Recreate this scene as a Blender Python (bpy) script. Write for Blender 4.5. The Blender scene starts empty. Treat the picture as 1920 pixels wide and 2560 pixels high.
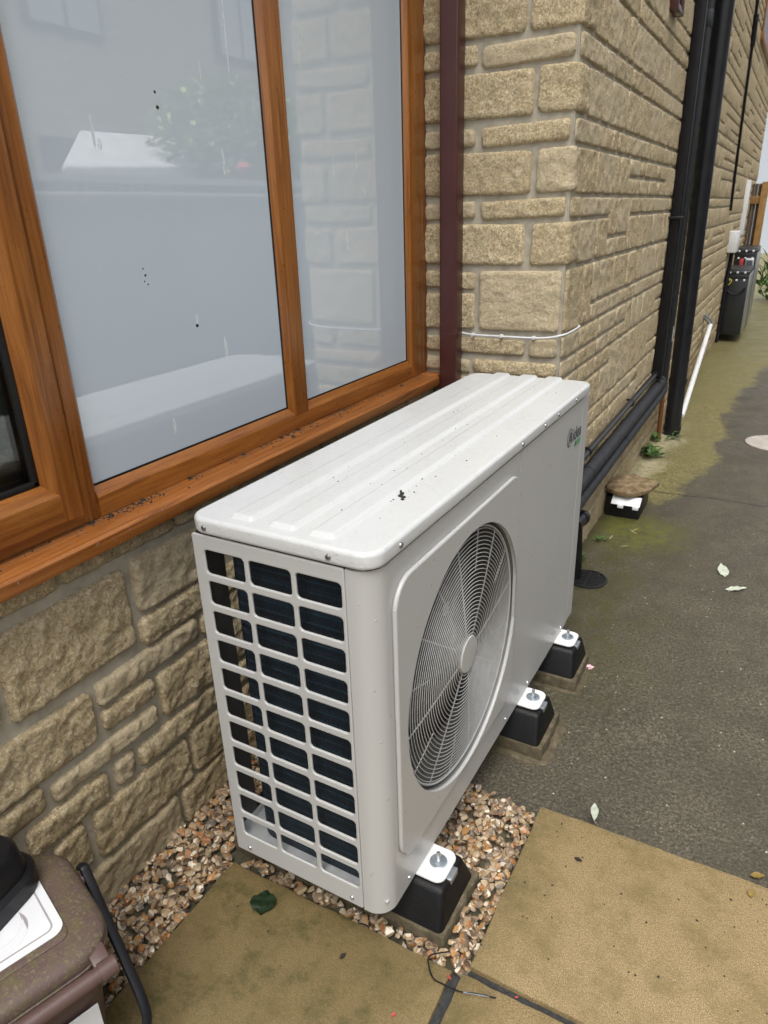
import bpy, bmesh, math, random
import numpy as np
from mathutils import Vector, Matrix, noise, Euler

# ------------------------------------------------------------------ camera, sky, sun, exposure
scn = bpy.context.scene
COL = scn.collection
R = math.radians
random.seed(7)

def look_matrix(loc, yaw, pitch, roll):
    cy, sy = math.cos(yaw), math.sin(yaw)
    fwd = Vector((sy*math.cos(pitch), cy*math.cos(pitch), math.sin(pitch)))
    right = Vector((cy, -sy, 0)); up = right.cross(fwd)
    r2 = right*math.cos(roll) + up*math.sin(roll)
    u2 = -right*math.sin(roll) + up*math.cos(roll)
    m = Matrix((r2, u2, -fwd)).transposed().to_4x4()
    m.translation = Vector(loc)
    return m
cam = bpy.data.cameras.new('camera'); cam_o = bpy.data.objects.new('camera', cam); COL.objects.link(cam_o)
cam.sensor_fit = 'VERTICAL'; cam.sensor_height = 36.0; cam.lens = 1765.0/2560.0*36.0
cam.clip_start = 0.02; cam.clip_end = 900
cam_o.matrix_world = look_matrix((0.526, -0.884, 1.470), R(-29.552), R(-22.827), R(-1.910))
CAMLOC = Vector((0.526, -0.884, 1.470))
cam.dof.use_dof = True; cam.dof.focus_distance = 1.9; cam.dof.aperture_fstop = 9.0
scn.camera = cam_o

SUN_AZ, SUN_EL = R(172), R(66)            # azimuth from +Y towards +X
w = bpy.data.worlds.new('World'); scn.world = w; w.use_nodes = True
nt = w.node_tree; nt.nodes.clear()
sky = nt.nodes.new('ShaderNodeTexSky'); sky.sky_type = 'NISHITA'; sky.sun_disc = False
sky.sun_elevation = SUN_EL; sky.sun_rotation = SUN_AZ
sky.air_density = 1.0; sky.dust_density = 4.0; sky.ozone_density = 1.0
hs = nt.nodes.new('ShaderNodeHueSaturation'); hs.inputs['Saturation'].default_value = 0.22
bg = nt.nodes.new('ShaderNodeBackground'); bg.inputs['Strength'].default_value = 0.112
wo = nt.nodes.new('ShaderNodeOutputWorld')
nt.links.new(sky.outputs[0], hs.inputs['Color']); nt.links.new(hs.outputs[0], bg.inputs['Color'])
nt.links.new(bg.outputs[0], wo.inputs['Surface'])
sun = bpy.data.lights.new('sun', 'SUN'); sun_o = bpy.data.objects.new('sun', sun); COL.objects.link(sun_o)
sun.energy = 1.5; sun.angle = R(36); sun.color = (1.0, 0.97, 0.92)
sd = Vector((math.sin(SUN_AZ)*math.cos(SUN_EL), math.cos(SUN_AZ)*math.cos(SUN_EL), math.sin(SUN_EL)))
sun_o.rotation_euler = sd.to_track_quat('Z', 'Y').to_euler(); sun_o.location = (3, -3, 9)
vs = scn.view_settings
vs.view_transform = 'Standard'; vs.look = 'None'; vs.gamma = 1.0; vs.use_curve_mapping = False
vs.exposure = 1.18
scn.cycles.max_bounces = 8; scn.cycles.use_denoising = True

# ------------------------------------------------------------------ material helpers
class NT:
    def __init__(s, name):
        s.m = bpy.data.materials.new(name); s.m.use_nodes = True
        s.t = s.m.node_tree; s.t.nodes.clear()
        s.out = s.t.nodes.new('ShaderNodeOutputMaterial')
        s.p = s.t.nodes.new('ShaderNodeBsdfPrincipled')
        s.t.links.new(s.p.outputs[0], s.out.inputs['Surface'])
        s._tc = None
    def n(s, typ, **kw):
        nd = s.t.nodes.new(typ)
        for k, v in kw.items(): setattr(nd, k, v)
        return nd
    def l(s, a, b): s.t.links.new(a, b)
    def put(s, sock, v):
        if hasattr(v, 'is_output'): s.l(v, sock)
        elif v is not None:
            if isinstance(v, (tuple, list)) and len(v) == 3 and sock.type == 'RGBA': v = (*v, 1)
            sock.default_value = v
    def co(s):
        if not s._tc: s._tc = s.n('ShaderNodeTexCoord')
        return s._tc.outputs['Object']
    def mapv(s, scale=(1,1,1), rot=(0,0,0), loc=(0,0,0), v=None):
        m = s.n('ShaderNodeMapping'); s.put(m.inputs['Vector'], v or s.co())
        m.inputs['Scale'].default_value = scale; m.inputs['Rotation'].default_value = rot; m.inputs['Location'].default_value = loc
        return m.outputs[0]
    def noise(s, scale, detail=4, rough=.55, v=None, dist=0, col=False):
        x = s.n('ShaderNodeTexNoise'); s.put(x.inputs['Vector'], v or s.co())
        x.inputs['Scale'].default_value = scale; x.inputs['Detail'].default_value = detail
        x.inputs['Roughness'].default_value = rough; x.inputs['Distortion'].default_value = dist
        return x.outputs['Color' if col else 'Fac']
    def voro(s, scale, v=None, feature='F1', out='Distance', rnd=1):
        x = s.n('ShaderNodeTexVoronoi', feature=feature); s.put(x.inputs['Vector'], v or s.co())
        x.inputs['Scale'].default_value = scale; x.inputs['Randomness'].default_value = rnd
        return x.outputs[out]
    def ramp(s, fac, stops, interp='LINEAR'):
        x = s.n('ShaderNodeValToRGB'); s.put(x.inputs[0], fac); cr = x.color_ramp; cr.interpolation = interp
        while len(cr.elements) < len(stops): cr.elements.new(0.5)
        for e, (p, c) in zip(cr.elements, stops):
            e.position = p; e.color = (c, c, c, 1) if isinstance(c, (int, float)) else (*c, 1)
        return x.outputs[0]
    def mix(s, fac, a, b, mode='MIX'):
        x = s.n('ShaderNodeMix', data_type='RGBA', blend_type=mode); x.clamp_factor = True
        s.put(x.inputs[0], fac); s.put(x.inputs[6], a); s.put(x.inputs[7], b)
        return x.outputs[2]
    def math(s, op, a, b=0.0, clamp=False):
        x = s.n('ShaderNodeMath', operation=op); x.use_clamp = clamp
        s.put(x.inputs[0], a); s.put(x.inputs[1], b); return x.outputs[0]
    def step(s, v, lo, hi):
        x = s.n('ShaderNodeMapRange', interpolation_type='SMOOTHSTEP'); s.put(x.inputs[0], v)
        x.inputs[1].default_value = lo; x.inputs[2].default_value = hi; return x.outputs[0]
    def xyz(s, v=None):
        x = s.n('ShaderNodeSeparateXYZ'); s.put(x.inputs[0], v or s.co()); return x.outputs
    def bump(s, h, dist=.002, strength=1.0, normal=None):
        x = s.n('ShaderNodeBump'); s.put(x.inputs['Height'], h); x.inputs['Distance'].default_value = dist
        x.inputs['Strength'].default_value = strength
        if normal is not None: s.l(normal, x.inputs['Normal'])
        return x.outputs[0]
    def done(s, col=None, rough=None, normal=None, metal=None, spec=None, coat=None):
        p = s.p.inputs
        s.put(p['Base Color'], col); s.put(p['Roughness'], rough); s.put(p['Metallic'], metal)
        if spec is not None: s.put(p['Specular IOR Level'], spec)
        if coat is not None: s.put(p['Coat Weight'], coat); p['Coat Roughness'].default_value = .12
        if normal is not None: s.l(normal, p['Normal'])
        return s.m
    def rnd(s):
        return s.n('ShaderNodeObjectInfo').outputs['Random']
    def island(s):
        return s.n('ShaderNodeNewGeometry').outputs['Random Per Island']

M = {}
def simple(name, col, rough=.5, metal=0, var=.12, scale=30, bump=0, bscale=200, spec=None):
    t = NT(name); f = t.noise(scale, 4)
    c = t.mix(t.ramp(f, [(.3, 0), (.7, 1)]), tuple(x*(1-var) for x in col), tuple(min(1, x*(1+var)) for x in col))
    nm = t.bump(t.noise(bscale, 3), bump) if bump else None
    M[name] = t.done(c, rough, nm, metal, spec); return M[name]

def stone_mat(name, tone=1.0, low_brown=True):
    t = NT(name)
    g = t.noise(115, 5, .78, None, .4); g3 = t.noise(300, 3, .6); g2 = t.noise(42, 4, .65); big = t.noise(9, 3)
    gg = t.math('ADD', t.math('MULTIPLY', g, .75), t.math('MULTIPLY', g3, .25))
    c = t.ramp(gg, [(.34, (.19*tone, .135*tone, .070*tone)), (.42, (.44*tone, .335*tone, .185*tone)),
                   (.50, (.62*tone, .495*tone, .295*tone)), (.60, (.88*tone, .775*tone, .56*tone))])
    c = t.mix(t.ramp(g2, [(.34, .45), (.46, 0)]), c, (.27*tone, .20*tone, .11*tone))
    c = t.mix(t.math('MULTIPLY', t.rnd(), .48), c, (.40*tone, .31*tone, .185*tone))
    c = t.mix(t.ramp(t.rnd(), [(.62, 0), (.63, .30)], 'CONSTANT'), c, (.78*tone, .68*tone, .49*tone))
    c = t.mix(t.ramp(big, [(.5, 0), (.75, .30)]), c, (.40*tone, .35*tone, .25*tone))
    if low_brown:       # patchy darker brown towards the lowest courses
        z = t.xyz()[2]
        d = t.math('MULTIPLY', t.math('SUBTRACT', 1, t.step(z, .02, .62)), t.ramp(t.noise(5, 5), [(.30, .25), (.62, 1)]))
        c = t.mix(t.math('MULTIPLY', d, .46), c, (.165, .110, .040))
    h = t.math('ADD', t.math('MULTIPLY', g, 1.0), t.math('MULTIPLY', g2, .9))
    M[name] = t.done(c, .92, t.bump(h, .0085, .9), spec=.25); return M[name]
stone_mat('stone'); stone_mat('stone_pale', 1.0, False)

t = NT('mortar'); c = t.ramp(t.noise(26, 5), [(.3, (.34, .305, .235)), (.7, (.50, .455, .365))])
z = t.xyz()[2]; c = t.mix(t.math('MULTIPLY', t.math('SUBTRACT', 1, t.step(z, -.02, .16)), .5), c, (.16, .14, .085))
M['mortar'] = t.done(c, .95, t.bump(t.noise(330, 4), .0016), spec=.2)

def wood_mat(name, axis):
    t = NT(name)
    sc = [1, 1, 1]
    for i in range(3): sc[i] = 2.2 if i == axis else 46.0
    v = t.mapv(tuple(sc)); v2 = t.mapv(tuple(8.0 if i == axis else 420.0 for i in range(3)))
    a = t.noise(1.0, 5, .6, v, 1.6); b = t.noise(1.0, 2, .5, v2); blotch = t.noise(7, 3)
    c = t.ramp(a, [(.28, (.17, .055, .010)), (.46, (.29, .102, .019)), (.60, (.36, .135, .027)), (.80, (.43, .175, .042))])
    c = t.mix(t.ramp(b, [(.30, .55), (.47, 0)]), c, (.15, .047, .010))
    c = t.mix(t.ramp(blotch, [(.45, 0), (.75, .3)]), c, (.27, .088, .018))
    M[name] = t.done(c, t.ramp(t.noise(60, 3), [(.3, .26), (.7, .42)]), t.bump(b, .0006, .6), spec=.5); return M[name]
wood_mat('oak_y', 1); wood_mat('oak_z', 2)

# cill top: same foil plus dust and grime washed to the back
t = NT('oak_cill'); v = t.mapv((46, 2.2, 46)); a = t.noise(1, 5, .6, v, 1.6)
c = t.ramp(a, [(.30, (.20, .065, .014)), (.5, (.32, .112, .026)), (.75, (.42, .165, .048))])
x = t.xyz(); back = t.math('SUBTRACT', 1, t.step(x[0], -.705, -.655))
gr = t.math('MULTIPLY', back, t.ramp(t.noise(30, 6, .7), [(.42, 0), (.62, 1)]))
c = t.mix(t.math('MULTIPLY', gr, .8), c, (.10, .072, .05))
c = t.mix(t.ramp(t.noise(95, 5, .7), [(.62, 0), (.72, .55)]), c, (.50, .42, .36))
M['oak_cill'] = t.done(c, .34, t.bump(t.noise(420, 2), .0004))

def paint_metal(name, col, drops=False, rough=.36):
    t = NT(name); f = t.noise(3, 3)
    c = t.mix(f, tuple(q*.96 for q in col), tuple(min(1, q*1.03) for q in col))
    nm = t.bump(t.noise(900, 2), .00012, .5)
    rg = rough
    if drops:      # standing rain water: drops and short runnels
        dv = t.voro(120); d1 = t.ramp(dv, [(.0, 1), (.22, .75), (.33, 0)])
        keep = t.ramp(t.noise(45, 3), [(.50, 0), (.58, 1)])
        dn = t.noise(48, 2, .5, t.mapv((1.5, .9, 1)), 1.6); d2 = t.ramp(dn, [(.56, 0), (.585, 1), (.62, 1), (.70, .5)])
        hgt = t.math('MAXIMUM', t.math('MULTIPLY', d1, keep), t.math('MULTIPLY', t.math('MULTIPLY', d2, .7), t.ramp(t.noise(9, 2), [(.42, 0), (.6, 1)])))
        nm = t.bump(hgt, .0011, .6)
        rg = t.mix(hgt, (.24,)*3, (.05,)*3)
        gm = t.ramp(t.noise(420, 2), [(.73, 0), (.75, 1)])
        c = t.mix(t.math('MULTIPLY', gm, t.ramp(t.noise(5, 2), [(.5, 0), (.6, .8)])), c, (.09, .08, .06))
    M[name] = t.done(c, rg, nm, spec=.5); return M[name]
IV = (.465, .465, .452)
paint_metal('ivory', IV); paint_metal('ivory_wet_toplit', (.60, .61, .605), True)  # wet cover: ivory made paler to paint in the stronger light on top
paint_metal('flange_white', (.74, .74, .73), rough=.3)

# front sheet: same paint with vertical trails of rain beads
t = NT('ivory_front'); x = t.xyz()
bd = t.voro(85, t.mapv((1, 1, 1)), out='Distance'); keep = t.ramp(t.noise(19, 2), [(.615, 0), (.655, 1)])
h = t.math('MULTIPLY', t.ramp(bd, [(0, 1), (.17, .7), (.25, 0)]), keep)
c = t.mix(t.noise(3, 3), tuple(q*.96 for q in IV), tuple(q*1.03 for q in IV))
M['ivory_front'] = t.done(c, t.mix(h, (.33,)*3, (.05,)*3), t.bump(h, .0016, .9), spec=.5)

simple('wire_grey', (.43, .43, .415), .38, 0)
simple('fan_dark', (.016, .016, .021), .45)
simple('inner_grey', (.06, .06, .058), .55); simple('bell_grey', (.13, .13, .125), .5)
simple('pan_metal', (.52, .54, .55), .4, .35)
simple('zinc', (.55, .60, .64), .28, .9, .15, 60)
simple('screw', (.30, .30, .31), .3, .9)
simple('rubber', (.0045, .0045, .005), .5, 0, .3, 40, .0009, 260, .28)
simple('black_plastic', (.008, .008, .010), .38, 0, .25, 20, spec=.35)
simple('black_soil', (.012, .013, .016), .30, 0, .3, 12)
simple('lagging', (.022, .023, .027), .62, 0, .35, 25, .0008, 300)
simple('charcoal', (.017, .019, .021), .36, 0, .15)
simple('brown_upvc', (.073, .024, .021), .30, 0, .08, 8)
simple('white_plastic', (.72, .73, .74), .4, 0, .06)
simple('gasket', (.008, .008, .009), .5)
simple('gutter_white', (.80, .80, .80), .35, 0, .05)
simple('copper_old', (.24, .085, .03), .5, .4)
simple('silver_tape', (.42, .43, .44), .35, .7)
simple('silver_panel', (.36, .37, .36), .3, .6)
simple('red_plastic', (.55, .05, .05), .4)
simple('yellow_wire', (.55, .40, .04), .5)
simple('post_wood', (.30, .165, .05), .7, 0, .25, 14)
simple('room_wall', (.62, .62, .57), .9)
simple('cream_cloth', (.75, .70, .60), .9, 0, .12, 9, .003, 40)
simple('lilac_cloth', (.46, .44, .52), .9, 0, .12, 9, .003, 40)
simple('cardboard', (.24, .155, .085), .85)
simple('ink_dark', (.035, .045, .055), .4); simple('ink_green', (.115, .30, .175), .4)
simple('ink_grey', (.36, .34, .34), .6); simple('sticker', (.78, .79, .81), .35, 0, .03)
simple('leaf_pale', (.42, .45, .36), .7, 0, .2, 60); simple('leaf_green', (.011, .025, .010), .42, 0, .5, 60, .002, 90, .4)
simple('leaf_yellow', (.20, .135, .03), .6, 0, .3, 60); simple('petal_pink', (.72, .45, .50), .6)
simple('petal_red', (.42, .06, .05), .6); simple('dirt_crumb', (.022, .018, .013), .8)
simple('straw', (.42, .33, .19), .8); simple('terracotta', (.40, .36, .32), .85, 0, .15, 20, .001)
simple('iron', (.028, .028, .03), .42, .5); simple('tarp', (.66, .67, .68), .7, 0, .12, 4, .02, 3)
simple('fence_paint', (.20, .215, .235), .8, 0, .2, 5); simple('fence_cap', (.60, .61, .62), .7)
simple('slate', (.07, .07, .08), .6); simple('pale_render', (.42, .46, .50), .8)
simple('weed_green', (.055, .12, .022), .6, 0, .45, 40); simple('bush_leaf', (.30, .36, .12), .6, 0, .4, 3)
simple('bark', (.09, .065, .045), .9); simple('silicone_brown', (.14, .05, .03), .5)
simple('dark_glass', (.10, .12, .14), .06, spec=.8)

# finned coil: dark blue epoxy fins, vertical pleats, tube rows
t = NT('coil_fin'); x = t.xyz()
tub = t.math('SINE', t.math('MULTIPLY', x[2], 2*math.pi/.0225)); wob = t.noise(40, 3)
lou = t.math('SINE', t.math('ADD', t.math('MULTIPLY', t.math('ADD', x[0], x[1]), 2*math.pi/.0042), t.math('MULTIPLY', t.math('SINE', t.math('MULTIPLY', x[2], 420)), 1.4)))
c = t.mix(t.ramp(tub, [(.72, 0), (1, .85)]), (.005, .016, .032), (.018, .080, .12))
c = t.mix(t.ramp(lou, [(.55, 0), (1, .5)]), c, (.03, .055, .075)); c = t.mix(t.ramp(wob, [(.4, .5), (.7, 0)]), c, (.003, .006, .012))
M['coil_fin'] = t.done(c, .5, t.bump(t.math('ADD', lou, t.math('MULTIPLY', tub, .6)), .0012))

DARK_SPOTS = [(.384, 1.722, .0035, .003), (.386, 1.694, .0045, .004), (.420, 1.238, .005, .004), (.281, 1.364, .003, .0025), (.277, 1.378, .002, .002), (.285, 1.345, .002, .002), (.276, 1.352, .0018, .0018)]
WHITE_STREAKS = [(.633, 1.872, .0035, .09), (.533, 1.778, .003, .022), (.203, 1.636, .004, .03), (.579, 1.598, .005, .03), (.512, 1.172, .006, .028), (.928, 1.885, .004, .05), (1.066, 1.599, .004, .04), (1.125, 1.399, .006, .035), (1.247, 1.540, .005, .010), (.422, 1.254, .006, .012), (.215, 1.615, .006, .01), (.30, 1.02, .005, .02), (1.20, 1.62, .004, .03)]
# obscured glazing: pale film behind a glossy outer face, with bird and rain streaks
t = NT('obscure_glass')
st = t.noise(1, 2, .5, t.mapv((300, 190, 11))); kp = t.ramp(t.noise(4.5, 2), [(.575, 0), (.60, 1)])
s1 = t.math('MULTIPLY', t.ramp(st, [(.80, 0), (.82, .8)]), kp)
sp = t.math('MULTIPLY', t.ramp(t.voro(70), [(.0, 1), (.05, 1), (.07, 0)]), t.ramp(t.noise(11, 2), [(.56, 0), (.6, 1)]))
mk = t.math('MAXIMUM', s1, t.math('MULTIPLY', sp, .6))
gy = t.xyz()
def spot(cy, cz, ry, rz):
    a_ = t.math('DIVIDE', t.math('SUBTRACT', gy[1], cy), ry); b_ = t.math('DIVIDE', t.math('SUBTRACT', gy[2], cz), rz)
    d_ = t.math('ADD', t.math('MULTIPLY', a_, a_), t.math('MULTIPLY', b_, b_)); return t.math('SUBTRACT', 1, t.step(d_, .7, 1.3))
dk = None
for q in DARK_SPOTS: dk = spot(*q) if dk is None else t.math('MAXIMUM', dk, spot(*q))
wn = t.ramp(t.noise(1, 2, .5, t.mapv((300, 500, 60))), [(.42, 0), (.5, 1)])
for q in WHITE_STREAKS: mk = t.math('MAXIMUM', mk, t.math('MULTIPLY', t.math('MULTIPLY', spot(*q), wn), .6))
c = t.mix(dk, t.mix(mk, t.mix(t.noise(2, 2), (.585, .665, .735), (.605, .685, .75)), (.80, .82, .83)), (.015, .013, .012))
M['obscure_glass'] = t.done(c, t.mix(mk, (.012,)*3, (.6,)*3), spec=.5); t.p.inputs['IOR'].default_value = 2.45

# clear glazing: see-through with a mirror reflection that grows towards grazing
t = NT('clear_glass'); tr = t.n('ShaderNodeBsdfTransparent'); tr.inputs[0].default_value = (.86, .90, .88, 1)
gl = t.n('ShaderNodeBsdfGlossy'); gl.inputs['Roughness'].default_value = .02
fr = t.n('ShaderNodeFresnel'); fr.inputs[0].default_value = 1.55; ms = t.n('ShaderNodeMixShader')
t.l(t.math('MULTIPLY', fr.outputs[0], 1.6, True), ms.inputs[0]); t.l(tr.outputs[0], ms.inputs[1]); t.l(gl.outputs[0], ms.inputs[2])
t.l(ms.outputs[0], t.out.inputs['Surface']); M['clear_glass'] = t.m

# tarmac with aggregate, pale limewash and algae along the foot of the side wall
t = NT('tarmac'); x = t.xyz()
a1 = t.math('ADD', t.math('MULTIPLY', t.noise(300, 3, .7), .45), t.math('MULTIPLY', t.noise(115, 3, .7), .55)); a2 = t.noise(5, 8, .75); vs_ = t.voro(70, out='Color'); vd = t.voro(70)
c = t.ramp(a1, [(.36, (.020, .017, .010)), (.47, (.070, .060, .040)), (.57, (.140, .120, .083)), (.67, (.34, .30, .225))])
c = t.mix(t.ramp(a2, [(.35, 0), (.65, .6)]), c, (.040, .036, .023))
sepc = t.xyz(vs_); chip = t.math('MULTIPLY', t.ramp(sepc[0], [(.972, 0), (.976, 1)]), t.ramp(vd, [(.16, 1), (.22, 0)]))
c = t.mix(chip, c, (.50, .46, .38))
edge = t.math('ADD', x[0], t.math('MULTIPLY', t.math('SUBTRACT', t.noise(2.8, 9, .74), .5), .62))
far = t.step(x[1], 2.55, 3.2)
reach = t.math('ADD', .03, t.math('MULTIPLY', t.step(x[1], 2.5, 3.9), .24))
reach = t.math('ADD', reach, t.math('MULTIPLY', t.step(x[1], 5.2, 8.5), .30))
al = t.math('MULTIPLY', far, t.math('SUBTRACT', 1, t.step(t.math('SUBTRACT', edge, reach), -.05, .035)))
alc = t.ramp(t.noise(60, 4), [(.3, (.105, .090, .024)), (.55, (.215, .185, .065)), (.75, (.34, .30, .14))])
c = t.mix(t.math('MULTIPLY', al, .88), c, alc)
lime = t.math('MULTIPLY', t.math('MULTIPLY', t.step(x[1], 3.0, 3.3), t.math('SUBTRACT', 1, t.step(x[1], 4.2, 4.8))),
              t.math('SUBTRACT', 1, t.step(edge, -.10, .06)))
c = t.mix(t.math('MULTIPLY', lime, t.ramp(t.noise(34, 5, .7), [(.32, .15), (.6, .95)])), c, (.44, .395, .26))
moss = t.math('MULTIPLY', t.math('MULTIPLY', t.step(x[1], .56, 1.7), t.math('SUBTRACT', 1, t.step(x[1], 2.6, 3.0))), t.math('SUBTRACT', 1, t.step(edge, -.02, .42)))
mfac = t.ramp(t.noise(8, 9, .75), [(.36, 0), (.62, .85)])
c = t.mix(t.math('MULTIPLY', moss, mfac), c, (.062, .058, .010))
hot = t.n('ShaderNodeVectorMath', operation='DISTANCE'); t.l(t.co(), hot.inputs[0]); hot.inputs[1].default_value = (.045, 2.52, -.035)
hm = t.math('MULTIPLY', t.math('SUBTRACT', 1, t.step(hot.outputs[1], .05, .34)), t.ramp(t.noise(22, 8, .75), [(.40, .1), (.58, 1)]))
c = t.mix(t.math('MULTIPLY', hm, .85), c, (.115, .125, .012))
gr2 = t.math('MULTIPLY', t.step(x[1], 6.2, 9.0), .6); c = t.mix(t.math('MULTIPLY', gr2, t.ramp(t.noise(3, 4), [(.3, .3), (.6, 1)])), c, (.13, .115, .055))
ck = t.math('ABSOLUTE', t.math('SUBTRACT', t.math('ADD', x[1], t.math('MULTIPLY', t.noise(5, 4), .10)), 3.20)); ckm = t.math('SUBTRACT', 1, t.step(ck, .003, .012)); c = t.mix(t.math('MULTIPLY', ckm, .8), c, (.014, .013, .010))
M['tarmac'] = t.done(c, t.ramp(t.noise(3, 5, .7), [(.38, .32), (.62, .62)]), t.bump(t.math('ADD', a1, t.math('MULTIPLY', vd, -.3)), .0060, .9), spec=.45)

t = NT('paving'); g = t.noise(460, 4, .75); bl = t.noise(8, 9, .78); fn = t.noise(160, 4, .65)
c = t.ramp(g, [(.34, (.075, .053, .018)), (.46, (.250, .175, .080)), (.55, (.345, .248, .122)), (.66, (.60, .50, .29))])
c = t.mix(t.ramp(fn, [(.36, .4), (.52, 0)]), c, (.115, .085, .032))
c = t.mix(t.ramp(bl, [(.46, 0), (.60, .55)]), c, (.145, .110, .038))
x = t.xyz(); leftm = t.math('SUBTRACT', 1, t.step(t.math('ADD', x[0], t.math('MULTIPLY', t.math('SUBTRACT', t.noise(5, 3), .5), .3)), .02, .30))
c = t.mix(t.math('MULTIPLY', leftm, .50), c, (.115, .084, .026))  # left slab darkened in its colour, shade and algae together
grn = t.math('MULTIPLY', leftm, t.ramp(t.noise(9, 9, .78, t.mapv(loc=(3, 1, 0))), [(.50, 0), (.60, .65)])); c = t.mix(grn, c, (.070, .068, .020))
M['paving'] = t.done(c, t.ramp(t.noise(8, 6, .7), [(.38, .30), (.62, .62)]), t.bump(t.math('ADD', g, fn), .0022, .8), spec=.4)

t = NT('jointing'); M['jointing'] = t.done(t.ramp(t.noise(120, 4), [(.3, (.012, .013, .013)), (.7, (.042, .043, .043))]), .7, t.bump(t.noise(300, 3), .002))
t = NT('earth'); M['earth'] = t.done(t.ramp(t.noise(3, 5), [(.3, (.04, .035, .02)), (.7, (.085, .075, .045))]), .95, t.bump(t.noise(40, 4), .01))
t = NT('pad_concrete'); c = t.ramp(t.noise(40, 5), [(.3, (.060, .046, .026)), (.55, (.125, .098, .060)), (.75, (.20, .165, .105))])
c = t.mix(t.ramp(t.noise(9, 4), [(.4, 0), (.65, .7)]), c, (.058, .049, .02)); M['pad_concrete'] = t.done(c, .9, t.bump(t.noise(210, 4), .003))

# pebbles: one colour for each stone
t = NT('pebble'); i = t.island()
c = t.ramp(i, [(0, (.26, .19, .125)), (.10, (.40, .30, .18)), (.20, (.31, .125, .035)), (.29, (.105, .062, .038)), (.38, (.40, .30, .185)), (.47, (.20, .145, .10)),
               (.56, (.40, .20, .065)), (.64, (.13, .115, .10)), (.72, (.40, .30, .18)), (.81, (.27, .18, .10)), (.90, (.62, .54, .42)), (1, (.17, .08, .035))], 'CONSTANT')
c = t.mix(t.ramp(t.noise(110, 4, .6), [(.50, 0), (.70, .45)]), c, (.56, .46, .31)); c = t.mix(t.ramp(t.noise(230, 3), [(.3, .55), (.44, 0)]), c, (.09, .055, .03))
M['pebble'] = t.done(c, t.ramp(t.noise(90, 2), [(.4, .22), (.6, .6)]), t.bump(t.noise(300, 3), .0012, .6), spec=.5)

# mossy brown plastic of the food bin lid
t = NT('bin_brown'); M['bin_brown'] = t.done(t.mix(t.noise(20, 4), (.090, .052, .045), (.125, .077, .067)), .45, t.bump(t.noise(260, 2), .0003))
t = NT('bin_lid'); f = t.noise(55, 8, .75); c = t.mix(t.noise(20, 4), (.095, .060, .052), (.130, .084, .074))
pk = t.ramp(t.noise(11, 6, .7), [(.34, .1), (.50, 1)])
c = t.mix(t.math('MULTIPLY', pk, t.ramp(f, [(.46, 0), (.60, .8)])), c, (.125, .108, .045)); c = t.mix(t.math('MULTIPLY', pk, t.ramp(t.noise(170, 5, .7), [(.54, 0), (.64, .8)])), c, (.22, .19, .11))
M['bin_lid'] = t.done(c, .62, t.bump(f, .0012))

t = NT('flag_stone'); c = t.ramp(t.noise(30, 5, .65), [(.3, (.085, .055, .025)), (.55, (.22, .155, .08)), (.75, (.36, .275, .16))])
M['flag_stone'] = t.done(c, .85, t.bump(t.noise(70, 5), .005))

# far house wall: courses too far away to tell apart
t = NT('far_stone_wall'); bt = t.n('ShaderNodeTexBrick'); t.l(t.mapv(rot=(R(90), 0, R(90))), bt.inputs['Vector'])
sx = t.xyz(); cb = t.n('ShaderNodeCombineXYZ'); t.l(sx[1], cb.inputs[0]); t.l(sx[2], cb.inputs[1]); t.l(cb.outputs[0], bt.inputs['Vector'])
bt.inputs['Scale'].default_value = 1; bt.inputs['Brick Width'].default_value = .38; bt.inputs['Row Height'].default_value = .15; bt.inputs['Mortar Size'].default_value = .012
for k, cc in (('Color1', (.46, .41, .33, 1)), ('Color2', (.55, .50, .41, 1)), ('Mortar', (.28, .26, .22, 1))): bt.inputs[k].default_value = cc
M['far_stone_wall'] = t.done(bt.outputs[0], .95, t.bump(t.noise(20, 4), .01))

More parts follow.
